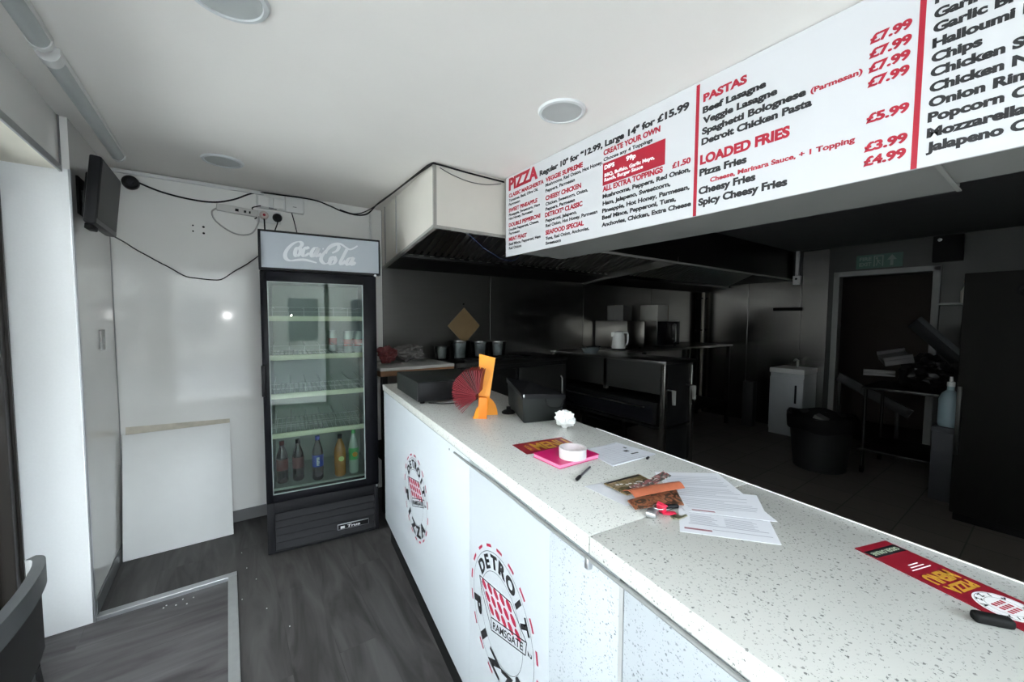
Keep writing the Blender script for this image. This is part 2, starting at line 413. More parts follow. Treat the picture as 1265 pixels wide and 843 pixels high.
# ================================================================== the room
def room():
    P = [(-0.04, NEAR), tuple(cw(0.8, NEAR-0.2)[:2]), tuple(cw(0.8, 3.5)[:2]), (0.9, BACK), (-0.57, BACK), (-0.57, 2.70), (-0.04, 2.70)]
    struct(MB().prism([(-0.04, NEAR), (P[1][0], NEAR), (P[2][0], BACK), (-0.57, BACK), (-0.57, 2.70), (-0.04, 2.70)], -0.12, 0).build('floor', M_FLOOR, smooth=False))
    struct(MB().box(-0.86, -0.04, NEAR, 2.70, -0.12, -0.015).build('floor_mat_well', M_WELL, smooth=False))
    struct(MB().prism([(P[1][0], NEAR), (FAR+0.1, NEAR), (FAR+0.1, BACK), (P[2][0], BACK)], -0.12, 0).build('floor_kitchen', M_KFLOOR, smooth=False))
    struct(MB().box(-0.95, 1.86, NEAR-0.1, BACK+0.1, CEIL, CEIL+0.1).build('ceiling', M_CEIL, smooth=False))
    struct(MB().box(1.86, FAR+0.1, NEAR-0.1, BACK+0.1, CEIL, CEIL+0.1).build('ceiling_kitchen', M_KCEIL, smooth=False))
    struct(MB().box(-0.95, 1.084, BACK, BACK+0.1, -0.12, CEIL).build('wall_back', M_WALL, smooth=False))
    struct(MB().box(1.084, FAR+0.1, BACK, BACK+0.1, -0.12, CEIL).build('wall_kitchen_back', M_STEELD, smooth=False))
    for i, (x0, x1) in enumerate([(1.088, 2.165), (2.172, 3.497), (3.504, 4.84), (4.846, 6.19)]):
        struct(MB().box(x0, x1, BACK-0.004, BACK, 0.9, 1.91, 0.0015).build('wall_cladding_back_%d' % (i+1), M_STEEL, smooth=False))
    struct(MB().box(-0.80, -0.57, 2.704, BACK, -0.12, CEIL).build('wall_left', M_WALL, smooth=False))
    struct(MB().box(-0.80, -0.572, 2.698, 2.704, -0.03, 2.15).build('wall_pillar', M_PILLAR, smooth=False))
    struct(MB().box(-0.80, -0.60, NEAR, 2.704, 2.15, CEIL).build('wall_lintel', M_WALL, smooth=False))
    struct(MB().box(-0.80, -0.602, NEAR, 2.70, 2.144, 2.15).build('trim_soffit', M_CREAM, smooth=False))
    struct(MB().box(-0.603, -0.593, NEAR, 2.70, 2.135, 2.165, 0.002).build('trim_lintel', M_ALUD, smooth=False))
    struct(MB().box(-0.575, -0.5655, 2.693, 2.715, -0.015, 2.15, 0.002).build('trim_corner', M_ALU, smooth=False))
    struct(MB().box(-0.576, -0.566, BACK-0.012, BACK-0.002, 0.09, CEIL-0.06, 0.002).build('trim_back_corner', M_ALUD, smooth=False))
    struct(MB().box(-0.599, -0.594, 2.69, 2.70, 2.165, CEIL).build('trim_panel_joint', M_BASE, smooth=False))
    struct(MB().box(1.45, FAR+0.1, NEAR-0.1, NEAR, -0.12, CEIL).box(-0.95, -0.80, NEAR-0.1, NEAR, -0.12, CEIL).box(-0.80, 1.45, NEAR-0.1, NEAR, 2.30, CEIL).build('wall_near', M_WALL, smooth=False))
    f2 = MB()  # rear window added behind the camera to bring in more daylight
    for x in (-0.77, 0.33, 1.42): f2.box(x-0.035, x+0.035, NEAR-0.09, NEAR-0.03, -0.015, 2.30, 0.004)
    f2.box(-0.80, 1.45, NEAR-0.09, NEAR-0.03, 2.23, 2.30, 0.004).box(-0.80, 1.45, NEAR-0.09, NEAR-0.03, -0.015, 0.06, 0.004)
    w2 = struct(f2.build('window_added_rear', mat('window_frame_bronze', (0.018, 0.014, 0.011), 0.4), smooth=False))
    for x0, x1 in ((-0.735, 0.295), (0.365, 1.385)):
        p = MB().box(x0, x1, NEAR-0.064, NEAR-0.058, 0.06, 2.23).build('pane', M_PANE, w2, smooth=False); p['kind'] = 'structure'
    # far kitchen wall with a doorway
    b = MB().box(FAR, FAR+0.1, 1.70, BACK, -0.12, CEIL).box(FAR, FAR+0.1, NEAR, 0.86, -0.12, CEIL).box(FAR, FAR+0.1, 0.86, 1.70, 2.02, CEIL)
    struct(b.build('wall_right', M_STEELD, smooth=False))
    for i, (y0, y1) in enumerate([(1.80, 2.08), (2.087, 2.74), (2.746, BACK-0.006)]):
        struct(MB().box(FAR-0.004, FAR, y0, y1, 0.0, 2.37 if i == 0 else 2.0, 0.0015).build('wall_cladding_right_%d' % (i+1), M_STEELV, smooth=False))
    b = MB().box(FAR+0.1, FAR+1.5, 0.3, 2.3, -0.12, 0).box(FAR+1.4, FAR+1.5, 0.3, 2.3, 0, CEIL).box(FAR+0.1, FAR+1.5, 0.2, 0.3, 0, CEIL).box(FAR+0.1, FAR+1.5, 2.3, 2.4, 0, CEIL).box(FAR+0.1, FAR+1.5, 0.2, 2.4, CEIL, CEIL+0.1)
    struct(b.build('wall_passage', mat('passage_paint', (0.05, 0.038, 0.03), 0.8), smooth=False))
    f = MB().box(FAR-0.03, FAR+0.1, 1.68, 1.74, 0, 2.06, 0.004).box(FAR-0.03, FAR+0.1, 0.82, 0.88, 0, 2.06, 0.004).box(FAR-0.03, FAR+0.1, 0.82, 1.74, 2.01, 2.07, 0.004)
    struct(f.build('door_1', mat('door_frame_grey', (0.24, 0.24, 0.23), 0.5), smooth=False))
    # shop front on the left: dark frame, panes down to the ground
    fr = MB()
    for y in (NEAR+0.03, -0.25, 1.15, 2.66): fr.box(-0.85, -0.785, y-0.035, y+0.035, -0.015, 2.145, 0.004)
    fr.box(-0.85, -0.785, NEAR, 2.695, 2.08, 2.145, 0.004).box(-0.85, -0.785, NEAR, 2.695, -0.015, 0.06, 0.004)
    fr.box(-0.79, -0.775, 2.672, 2.684, -0.01, 2.08)
    wo = struct(fr.build('window_1', mat('window_frame_bronze', (0.018, 0.014, 0.011), 0.4), smooth=False))
    for y0, y1 in ((NEAR+0.065, -0.285), (-0.215, 1.115), (1.185, 2.625)):
        p = MB().box(-0.822, -0.816, y0, y1, 0.06, 2.08).build('pane', M_PANE, wo, smooth=False); p['kind'] = 'structure'
    struct(MB().box(-14, -0.85, -3.2, 14, -0.25, -0.04).box(-0.85, 8, -3.2, NEAR-0.1, -0.25, -0.04).build('pavement', mat('pavement_concrete', (0.40, 0.385, 0.36), 0.9, var=0.1, scale=3), smooth=False))
    struct(MB().box(-14, 12, -14, -3.2, -0.25, -0.10).build('street_asphalt', mat('asphalt', (0.13, 0.13, 0.135), 0.9, var=0.15, scale=8), smooth=False))
    # rear houses across the street, seen only mirrored in the fridge glass
    stone = mat('street_render', (0.36, 0.345, 0.32), 0.9, var=0.3, scale=1.2); dk = mat('street_window', (0.05, 0.055, 0.06), 0.25)
    hb = struct(MB().box(-9, 12, -13, -11.5, -0.25, 4.2).build('wall_street_rear', stone, smooth=False))
    hw = MB()
    for i in range(9):
        for z in (0.6, ): hw.box(-8+2.2*i, -7+2.2*i, -11.52, -11.47, z, z+1.6)
    struct(hw.build('street_windows', dk, hb, smooth=False))
    struct(MB().box(-12.5, -11, -11, 14, -0.25, 8.5).build('wall_sky_blocker', stone, smooth=False))  # added out of view, tall enough to block low sky light
    # skirtings
    struct(MB().box(-0.565, 0.95, BACK-0.008, BACK, 0, 0.085, 0.003).build('baseboard_back', M_BASE, smooth=False))
    struct(MB().box(-0.57, -0.562, 2.72, BACK-0.008, 0, 0.085, 0.003).build('baseboard_left', M_BASE, smooth=False))
    # floor edge strips round the mat well
    struct(MB().box(-0.565, 0.002, 2.698, 2.742, -0.02, 0.006, 0.002).build('trim_floor_back', M_ALU, smooth=False))
    struct(MB().box(-0.040, 0.002, NEAR, 2.70, -0.02, 0.006, 0.002).build('trim_floor_side', M_ALUD, smooth=False))
    # white trunking under the ceiling of the back wall and beside the hood
    struct(MB().box(-0.55, 0.24, BACK-0.02, BACK, CEIL-0.028, CEIL-0.006, 0.003).build('trim_trunking', M_WHITE, smooth=False))
    # boxed-in bulkhead that carries the menu
    struct(MB().box(1.4975, 1.86, 0.22, 2.03, 1.884, CEIL).box(1.4975, 1.77, NEAR, 0.22, 1.886, CEIL).build('wall_bulkhead', mat('bulkhead_paint', (0.20, 0.20, 0.19), 0.7, var=0.06, scale=5), smooth=False))
    struct(MB().box(1.50, 1.86, 0.215, 0.225, 1.880, 1.884).build('trim_bulkhead_joint', mat('bulkhead_filler', (0.26, 0.26, 0.24), 0.7), smooth=False))
room()

# ================================================================== serving counter
def sgn_logo(counter, dc, zc):
    """round printed emblem: dashed ring, lettering on a circle, tray of slices"""
    n = 0.5105
    def p(s, t): return cw(n, dc-s, zc+t)
    def pr(s, t): return cw(n+0.0002, dc-s, zc+t)
    right = -DV; up = Vector((0, 0, 1))
    red = MB(); ink = MB(); sl = MB()
    def arc(mb, r, a0, a1, wd, k, f):
        for i in range(k):
            t0 = a0+(a1-a0)*i/k; t1 = a0+(a1-a0)*(i+1)/k
            mb.face([f(r*math.cos(t), r*math.sin(t)) for r, t in ((r-wd/2, t0), (r+wd/2, t0), (r+wd/2, t1), (r-wd/2, t1))])
    for i in range(18):
        a = 2*PI*(i+0.35)/18; arc(red, 0.2035, a, a+0.165, 0.0085, 4, pr)
    arc(ink, 0.187, 0, 2*PI, 0.0014, 72, p); arc(ink, 0.131, 0, 2*PI, 0.0012, 60, p)
    def ring_text(txt, a0, a1, r, cap, outward, bold, wscale):
        k = len(txt)
        for i, ch in enumerate(txt):
            a = a0+(a1-a0)*i/(k-1)
            c, s_ = math.cos(a), math.sin(a)
            if outward: u2 = (c, s_); r2 = (s_, -c)
            else: u2 = (-c, -s_); r2 = (-s_, c)
            U = right*u2[0]+up*u2[1]; R = right*r2[0]+up*r2[1]
            o = p(r*c, r*s_) - U*cap/2 
            me, x0, x1 = text_mesh(ch, bold); chh, _ = cap_height(bold)
            put_text(ink, ch, o, R, U, cap, (x1-x0)*cap/chh*wscale, bold, True, dbl=0.018)
    ring_text('DETROIT', math.radians(141), math.radians(30), 0.1585, 0.041, True, 0.045, 1.2)
    me = '²'
    a = math.radians(8); U = right*math.cos(a)+up*math.sin(a); R = right*math.sin(a)-up*math.cos(a)
    put_text(ink, '2', p(0.158*math.cos(a), 0.158*math.sin(a)), R, U, 0.020, None, 0.02, True)
    ring_text('PIZZA', math.radians(197), math.radians(318), 0.159, 0.052, False, 0.045, 1.5)
    TL, TR, BR, BL = (-0.142, 0.055), (0.063, 0.098), (0.15, 0.046), (-0.057, -0.027)
    L2, R2 = (-0.055, -0.066), (0.145, 0.008)
    def line(a, b, wd=0.0016):
        dx, dy = b[0]-a[0], b[1]-a[1]; l = math.hypot(dx, dy); nx, ny = -dy/l*wd, dx/l*wd
        ink.face([p(a[0]+nx, a[1]+ny), p(a[0]-nx, a[1]-ny), p(b[0]-nx, b[1]-ny), p(b[0]+nx, b[1]+ny)])
    for a, b in ((TL, TR), (TR, BR), (BR, BL), (BL, TL), (BL, L2), (L2, R2), (R2, BR), (TL, (-0.128, 0.02)), ((-0.128, 0.02), L2)): line(a, b)
    for j in range(3):
        for i in range(5):
            u = 0.11+0.195*i; v = 0.15+0.30*j
            cx = TL[0]+(TR[0]-TL[0])*u+(BL[0]-TL[0])*v; cy = TL[1]+(TR[1]-TL[1])*u+(BL[1]-TL[1])*v
            e = []
            for k in range(14):
                t = 2*PI*k/14; x = math.cos(t)*0.0185; y = math.sin(t)*0.0105
                e.append(pr(cx+x*0.92+y*0.25, cy+x*-0.35+y*0.95+0.0))
            sl.face(e)
    d = Vector((R2[0]-L2[0], R2[1]-L2[1])); l = d.length; d.normalize()
    put_text(ink, 'RAMSGATE', p(L2[0]+0.010, L2[1]+0.010), right*d.x+up*d.y, up, 0.023, l-0.025, 0.02)
    wb(ink, 'emblem_lettering', M_INK, counter, False)
    wb(sl, 'emblem_slices', mat('emblem_red', (0.33, 0.012, 0.045), 0.45), counter, False)
    wb(red, 'emblem_dashes', mat('emblem_red', (0.33, 0.012, 0.045), 0.45), counter, False)

def counter():
    c = empty('serving_counter', cw(0.78, 1.0), -CA, 'long white speckled serving counter with round pizza emblems on its front', 'counter')
    R = Matrix.Rotation(-CA, 4, 'Z')
    N0, N1 = 0.512, 1.0486
    def B(*a, bev=0.0): return MB().box(*a, bev=bev, M=R)
    for d0, d1 in ((0.602, 2.66), (-1.2, 0.5995)):
        wb(B(N0, N1, d0, d1, 1.0075, ZT, bev=0.0025), 'worktop', M_TOP, c)
    wb(B(N1, N1+0.003, -1.2, 1.20, 1.010, ZT+0.0012), 'rear_white_strip', mat('rear_strip_white', (0.85, 0.85, 0.85), 0.25), c)  # thin white strip along the rear top edge
    for d0, d1, m in ((1.215, 2.62, M_PLAINFRONT), (0.515, 1.2125, M_FRONT), (-1.2, 0.503, M_FRONT)):
        pp = wb(B(N0, N0+0.018, d0, d1, 0.165, 1.0065, bev=0.001), 'front_panel', m, c)
    # one plain plastic sheet lies behind each emblem
    wb(B(N0-0.0008, N0, 0.735, 1.2125, 0.165, 0.99), 'emblem_sheet', M_PLAINFRONT, c)
    wb(B(N0-0.001, N0+0.01, 0.504, 0.514, 0.165, 1.004), 'joint_strip', M_ALUD, c)
    wb(B(0.545, 0.99, -1.2, 2.62, 0.0, 0.165), 'plinth', M_BLACKM, c)
    wb(B(0.531, 1.0, -1.2, 2.615, 0.166, 1.007), 'carcass', M_WHITE, c)
    pts = [(N0-0.002, 1.35, 0.989), (N0-0.006, 1.16, 0.997), (N0-0.006, 0.98, 1.002), (N0-0.006, 0.70, 1.003), (N0-0.005, 0.51, 1.004), (N0-0.004, 0.3, 1.005), (N0-0.004, -1.2, 1.005)]
    wb(MB().tube([R @ Vector(p) for p in pts], 0.0042, 8, smooth_n=6), 'loose_edging', mat('seal_grey', (0.17, 0.175, 0.17), 0.5), c)
    wb(MB().box(N0-0.010, N0, 0.59, 0.602, 0.982, 1.004, 0.001, R), 'clip', M_ALU, c)
    wb(MB().cyl(R @ Vector((N0-0.003, 1.405, 0.985)), R @ Vector((N0+0.001, 1.405, 0.985)), 0.004, seg=12), 'screw', M_ALUD, c)
    sgn_logo(c, 0.985, 0.600)
    sgn_logo(c, 1.885, 0.605)
counter()

# ================================================================== menu board
MENU_LINES = [
    ('PIZZA', 'r', -2.124, -1.833, 2.297, 2.284, 0.0782),
    ('Regular 10" for “12.99, Large 14" for £15.99', 'k', -1.816, -0.903, 2.303, 2.292, 0.0304),
    ('CLASSIC MARGHERITA', 'r', -2.123, -1.779, 2.253, 2.242, 0.0241),
    ('Tomatoes, Basil, Olive Oil,', 'k', -2.123, -1.83, 2.227, 2.215, 0.0169),
    ('Parmesan', 'k', -2.123, -2.004, 2.198, 2.194, 0.0169),
    ('SWEET PINEAPPLE', 'r', -2.123, -1.835, 2.158, 2.153, 0.0242),
    ('Pineapple, Sweetcorn, Ham', 'k', -2.122, -1.812, 2.135, 2.126, 0.017),
    ('Hot Honey, Parmesan', 'k', -2.122, -1.879, 2.108, 2.104, 0.017),
    ('DOUBLE PEPPERONI', 'r', -2.122, -1.807, 2.065, 2.059, 0.0243),
    ('Double Pepperoni, Cheese,', 'k', -2.122, -1.819, 2.039, 2.034, 0.017),
    ('Parmesan', 'k', -2.121, -2.006, 2.013, 2.012, 0.0171),
    ('MEAT FEAST', 'r', -2.121, -1.933, 1.972, 1.974, 0.0244),
    ('Beef Mince, Pepperoni, Ham', 'k', -2.121, -1.802, 1.946, 1.946, 0.0171),
    ('Red Onions', 'k', -2.121, -1.987, 1.919, 1.921, 0.0171),
    ('VEGGIE SUPREME', 'r', -1.762, -1.472, 2.25, 2.246, 0.0256),
    ('Mushrooms, Red Onion, Hot Honey,', 'k', -1.762, -1.341, 2.224, 2.221, 0.0182),
    ('Peppers, Parmesan', 'k', -1.762, -1.528, 2.193, 2.19, 0.0182),
    ('CHEESY CHICKEN', 'r', -1.761, -1.482, 2.149, 2.144, 0.0257),
    ('Chicken, Sweetcorn, Onion,', 'k', -1.76, -1.435, 2.118, 2.116, 0.0182),
    ('Peppers, Parmesan', 'k', -1.76, -1.526, 2.088, 2.089, 0.0183),
    ('DETROIT² CLASSIC', 'r', -1.764, -1.471, 2.054, 2.052, 0.0259),
    ('Pepperoni, Jalapeno,', 'k', -1.759, -1.511, 2.023, 2.025, 0.0183),
    ('Red Onion, Hot Honey, Parmesan', 'k', -1.758, -1.369, 1.993, 1.998, 0.0183),
    ('SEAFOOD SPECIAL', 'r', -1.758, -1.46, 1.955, 1.952, 0.0259),
    ('Tuna, Red Onion, Anchovies,', 'k', -1.757, -1.422, 1.923, 1.926, 0.0184),
    ('Sweetcorn', 'k', -1.757, -1.629, 1.896, 1.898, 0.0184),
    ('CREATE YOUR OWN', 'r', -1.336, -1.029, 2.261, 2.256, 0.0253),
    ('Choose any 4 Toppings', 'k', -1.335, -1.065, 2.232, 2.23, 0.0163),
    ('DIPS', 'w', -1.328, -1.268, 2.19, 2.19, 0.0199),
    ('99p', 'w', -1.201, -1.149, 2.191, 2.19, 0.0213),
    ('BBQ, Buffalo, Garlic Mayo,', 'w', -1.327, -1.053, 2.156, 2.154, 0.0163),
    ('Ranch, Burger Sauce', 'w', -1.327, -1.11, 2.133, 2.134, 0.0163),
    ('ALL EXTRA TOPPINGS', 'r', -1.338, -1.012, 2.089, 2.087, 0.0255),
    ('£1.50', 'r', -0.969, -0.89, 2.091, 2.087, 0.0231),
    ('Mushrooms, Peppers, Red Onion,', 'k', -1.337, -0.89, 2.059, 2.054, 0.0201),
    ('Ham, Jalapeno, Sweetcorn,', 'k', -1.336, -0.975, 2.025, 2.021, 0.0201),
    ('Pineapple, Hot Honey, Parmesan,', 'k', -1.338, -0.891, 1.989, 1.988, 0.0201),
    ('Beef Mince, Pepperoni, Tuna,', 'k', -1.338, -0.948, 1.956, 1.956, 0.0202),
    ('Anchovies, Chicken, Extra Cheese', 'k', -1.34, -0.883, 1.922, 1.922, 0.0202),
    ('PASTAS', 'r', -0.846, -0.691, 2.301, 2.295, 0.0299),
    ('Beef Lasagne', 'k', -0.847, -0.629, 2.258, 2.254, 0.025),
    ('Veggie Lasagne', 'k', -0.845, -0.594, 2.218, 2.216, 0.025),
    ('Spaghetti Bolognese', 'k', -0.847, -0.513, 2.179, 2.177, 0.0251),
    ('(Parmesan)', 'r', -0.501, -0.377, 2.179, 2.177, 0.0164),
    ('Detroit Chicken Pasta', 'k', -0.848, -0.496, 2.139, 2.14, 0.0252),
    ('£7.99', 'r', -0.364, -0.28, 2.253, 2.247, 0.0252),
    ('£7.99', 'r', -0.364, -0.279, 2.214, 2.207, 0.0252),
    ('£7.99', 'r', -0.364, -0.28, 2.174, 2.169, 0.0253),
    ('£7.99', 'r', -0.364, -0.28, 2.134, 2.131, 0.0254),
    ('LOADED FRIES', 'r', -0.851, -0.553, 2.067, 2.068, 0.0365),
    ('Pizza Fries', 'k', -0.852, -0.682, 2.027, 2.023, 0.0274),
    ('£5.99', 'r', -0.363, -0.276, 2.035, 2.033, 0.0255),
    ('Cheese, Marinara Sauce, + 1 Topping', 'r', -0.81, -0.386, 1.995, 1.99, 0.0169),
    ('Cheesy Fries', 'k', -0.853, -0.651, 1.957, 1.956, 0.0276),
    ('£3.99', 'r', -0.364, -0.276, 1.957, 1.953, 0.0257),
    ('Spicy Cheesy Fries', 'k', -0.853, -0.554, 1.916, 1.912, 0.0276),
    ('£4.99', 'r', -0.364, -0.277, 1.916, 1.915, 0.0258),
    ('Hash Browns', 'k', -0.239, -0.239, 2.282, 2.282, 0.0242),
    ('Garlic Bread', 'k', -0.239, -0.239, 2.245, 2.245, 0.0242),
    ('Garlic Bread & Cheese', 'k', -0.24, -0.24, 2.21, 2.21, 0.0243),
    ('Halloumi Fries', 'k', -0.239, -0.239, 2.173, 2.173, 0.0244),
    ('Chips', 'k', -0.239, -0.239, 2.137, 2.137, 0.0244),
    ('Chicken Strips', 'k', -0.238, -0.238, 2.101, 2.101, 0.0245),
    ('Chicken Nuggets', 'k', -0.239, -0.239, 2.063, 2.063, 0.0246),
    ('Onion Rings', 'k', -0.239, -0.239, 2.026, 2.026, 0.0246),
    ('Popcorn Chicken', 'k', -0.24, -0.24, 1.989, 1.989, 0.0247),
    ('Mozzarella Sticks', 'k', -0.239, -0.239, 1.95, 1.95, 0.0248),
    ('Jalapeno Cheese', 'k', -0.241, -0.241, 1.914, 1.914, 0.0249),
]

def menu_board():
    X = 1.487
    r = empty('menu_board', (X, 0.6, 1.878), 0, 'long white printed menu board along the ceiling bulkhead above the counter', 'menu board')
    wb(MB().box(X, X+0.009, -1.2, 2.157, 1.8785, CEIL-0.004), 'panel', M_PRINTW, r, False)
    right = (0, -1, 0); up = (0, 0, 1)
    inks = {'r': M_RED, 'k': M_INK, 'w': M_INKW}
    wb(MB().box(X-0.0008, X, 0.861, 0.8745, 1.879, 2.372), 'divider_bar', M_RED, r, False)
    wb(MB().box(X-0.0008, X, 0.2545, 0.2665, 1.879, CEIL-0.005), 'divider_bar', M_RED, r, False)
    wb(MB().box(X-0.0008, X, 1.003, 1.338, 2.1175, 2.222), 'red_price_box', M_RED, r, False)
    for txt, col, s0, s1, z0, z1, cap in MENU_LINES:
        z = (z0+z1)/2
        bold = 0.045 if cap > 0.019 else 0.036
        if s1 - s0 < 0.01: # third column runs on beyond the picture
            width = None
            me, a, b = text_mesh('Chips', 0.045); me2, a2, b2 = text_mesh(txt, 0.045)
            width = 0.0845*(b2-a2)/(b-a)
            s0 = -0.2392
        else: width = s1-s0
        x = X-0.0006 if col != 'w' else X-0.0012
        tl = MB(); put_text(tl, txt, (x, -s0, z), right, up, cap, width, bold, dbl=0.012 if cap > 0.019 else 0.006)
        wb(tl, 'text_line', inks[col], r, False)
menu_board()

# ================================================================== drinks fridge
COKE = [
[(0.053, 1.903), (0.068, 1.922), (0.067, 1.938), (0.049, 1.942), (0.02, 1.926), (-0.009, 1.892), (-0.022, 1.859), (-0.017, 1.834), (0.005, 1.824), (0.038, 1.83), (0.075, 1.835), (0.107, 1.831), (0.149, 1.821)],
[(0.056, 1.909), (0.04, 1.902), (0.031, 1.875), (0.035, 1.855), (0.049, 1.859), (0.061, 1.883), (0.056, 1.909)],
[(0.103, 1.902), (0.095, 1.913), (0.079, 1.897), (0.072, 1.87), (0.081, 1.857), (0.108, 1.878)],
[(0.159, 1.916), (0.138, 1.911), (0.121, 1.883), (0.123, 1.86), (0.137, 1.866), (0.161, 1.914), (0.148, 1.873), (0.156, 1.862), (0.175, 1.881)],
[(0.184, 1.912), (0.190, 1.9105)],
[(0.239, 1.889), (0.267, 1.907), (0.279, 1.931), (0.265, 1.942), (0.223, 1.918), (0.186, 1.876), (0.174, 1.842), (0.19, 1.821), (0.215, 1.825), (0.241, 1.856)],
[(0.25, 1.869), (0.233, 1.86), (0.224, 1.834), (0.229, 1.818), (0.246, 1.823), (0.258, 1.845), (0.25, 1.869)],
[(0.327, 1.921), (0.307, 1.88), (0.287, 1.835), (0.295, 1.822), (0.317, 1.847)],
[(0.364, 1.872), (0.338, 1.862), (0.323, 1.835), (0.329, 1.821), (0.343, 1.83), (0.367, 1.871), (0.353, 1.835), (0.361, 1.823), (0.377, 1.842)],
[(0.2, 1.883), (0.22, 1.924), (0.251, 1.947), (0.288, 1.951), (0.319, 1.933), (0.342, 1.921), (0.365, 1.929), (0.392, 1.948)],
]
FD = 2.7979
def fridge():
    f = empty('drinks_fridge', cw(0.175, FD), -CA, 'tall black glass-door drinks fridge with a grey lettered header', 'fridge')
    # local frame: x across (0 = middle), y into the cabinet, z up
    def L(n): return n-0.175
    X0, X1, YB, H = L(-0.157), L(0.503), 0.58, 2.0
    cab = MB()
    cab.box(X0, X0+0.035, 0.045, YB, 0.012, 1.985, 0.004).box(X1-0.035, X1, 0.045, YB, 0.012, 1.985, 0.004)
    cab.box(X0, X1, YB-0.03, YB, 0.012, 1.985, 0.004).box(X0, X1, 0.045, YB, 1.72, 1.985, 0.004).box(X0, X1, 0.045, YB, 0.012, 0.385, 0.004)
    cab.build('cabinet', M_BLACKG, f)
    lin = MB().box(X0+0.035, X1-0.035, YB-0.036, YB-0.031, 0.386, 1.719)
    lin.box(X0+0.036, X0+0.040, 0.06, YB-0.036, 0.386, 1.719).box(X1-0.040, X1-0.036, 0.06, YB-0.036, 0.386, 1.719)
    lin.box(X0+0.036, X1-0.036, 0.06, YB-0.036, 0.386, 0.400).box(X0+0.036, X1-0.036, 0.06, YB-0.036, 1.712, 1.719)
    lin.build('interior_liner', mat('fridge_liner', (0.27, 0.30, 0.28), 0.4), f, False)
    # header: black surround bowed outwards, grey lettered panel
    h0, h1 = 1.762, 1.998
    hd = MB()
    prof = [(0.05, h0), (-0.004, h0), (-0.010, h0+0.06), (-0.012, h0+0.13), (-0.008, h0+0.19), (0.0, h1), (0.05, h1)]
    Mx = Matrix(((0, 0, 1, 0), (1, 0, 0, 0), (0, 1, 0, 0), (0, 0, 0, 1)))
    for a, b in ((L(-0.160), L(-0.146)), (L(0.523), L(0.533))): hd.prism(prof, a, b, Mx)
    hd.box(L(-0.147), L(0.524), -0.002, 0.05, h0, h0+0.014).box(L(-0.147), L(0.524), -0.002, 0.05, h1-0.012, h1).box(L(-0.147), L(0.524), 0.006, 0.05, h0, h1)
    ho = hd.build('header', M_BLACK, f, False)
    MB().box(L(-0.146), L(0.523), -0.001, 0.006, h0+0.014, h1-0.012).build('sign_panel', mat('header_silver', (0.34, 0.37, 0.40), 0.35, 0.0, var=0.03), ho, False)
    lt = MB()
    for k, st in enumerate(COKE):
        pts = catmull([Vector((L(a), b, 0)) for a, b in st], 8)
        nib = Vector((math.cos(math.radians(12)), math.sin(math.radians(12)), 0))
        prev = None
        for i, p in enumerate(pts):
            d = (pts[min(i+1, len(pts)-1)]-pts[max(i-1, 0)]).normalized()
            hw = 0.0026 + 0.0086*abs(nib.x*d.y-nib.y*d.x)
            if k == 0 and i > 64: hw = 0.0035+0.004*math.sin((i-64)/32*PI)
            if k == 9: hw = 0.0062*(1-0.5*i/len(pts))+0.0012
            if k == 4: hw = 0.005
            n = Vector((-d.y, d.x, 0))*hw
            q = (Vector((p.x+n.x, -0.0018, p.y+n.y)), Vector((p.x-n.x, -0.0018, p.y-n.y)))
            if prev and (prev[0]-q[0]).length > 1e-5: lt.face([prev[0], prev[1], q[1], q[0]])
            prev = q
    lt.build('sign_lettering', mat('header_lettering', (0.62, 0.64, 0.65), 0.45), ho, False)
    # door
    d = MB()
    gx0, gx1, gz0, gz1 = L(-0.121), L(0.421), 0.383, 1.695
    Xa, Xb, z0, z1 = L(-0.157), L(0.505), 0.335, 1.755
    d.box(Xa, gx0, 0.0, 0.042, z0, z1, 0.004).box(gx1, Xb, 0.0, 0.042, z0, z1, 0.004).box(gx0-0.004, gx1+0.004, 0.0, 0.042, gz1, z1, 0.003).box(gx0-0.004, gx1+0.004, 0.0, 0.042, z0, gz0, 0.003)
    do = d.build('door', M_BLACKG, f)
    MB().box(gx0, gx1, 0.008, 0.012, gz0, gz1).build('glass_pane', M_FRPANE, do, False)
    e = MB().box(gx0, gx0+0.004, 0.004, 0.014, gz0, gz1).box(gx1-0.005, gx1, 0.004, 0.014, gz0, gz1).box(gx0, gx1, 0.004, 0.014, gz0, gz0+0.004).box(gx0, gx1, 0.004, 0.014, gz1-0.004, gz1)
    e.build('glass_edge', mat('glass_edge_grey', (0.35, 0.40, 0.38), 0.3), do, False)
    MB().box(Xa-0.006, Xa+0.018, -0.010, 0.01, 1.0, 1.19, 0.005).build('handle', M_BLACK, do)
    MB().cyl((Xb-0.012, -0.004, z0-0.012), (Xb-0.012, 0.03, z0-0.012), 0.008, seg=12).build('hinge', M_ALU, do); MB().cyl((Xb-0.005, -0.004, z1+0.006), (Xb-0.005, 0.03, z1+0.006), 0.008, seg=12).build('hinge', M_ALU, do)
    # louvred base grille
    g = MB().box(L(-0.157), L(-0.115), 0.002, 0.045, 0.012, 0.332, 0.004).box(L(0.475), L(0.503), 0.002, 0.045, 0.012, 0.332, 0.004).box(L(-0.12), L(0.48), 0.028, 0.045, 0.012, 0.332)
    g.box(L(-0.12), L(0.48), 0.004, 0.045, 0.262, 0.332, 0.004).box(L(-0.12), L(0.48), 0.004, 0.045, 0.012, 0.026, 0.003)
    for i in range(5):
        z = 0.030+0.047*i
        hexa(g, [(L(-0.116), 0.003, z), (L(0.476), 0.003, z), (L(0.476), 0.028, z), (L(-0.116), 0.028, z)], [(L(-0.116), 0.022, z+0.036), (L(0.476), 0.022, z+0.036), (L(0.476), 0.030, z+0.036), (L(-0.116), 0.030, z+0.036)])
    go = g.build('grille', mat('grille_black', (0.015, 0.015, 0.017), 0.45, spec=0.15), f)
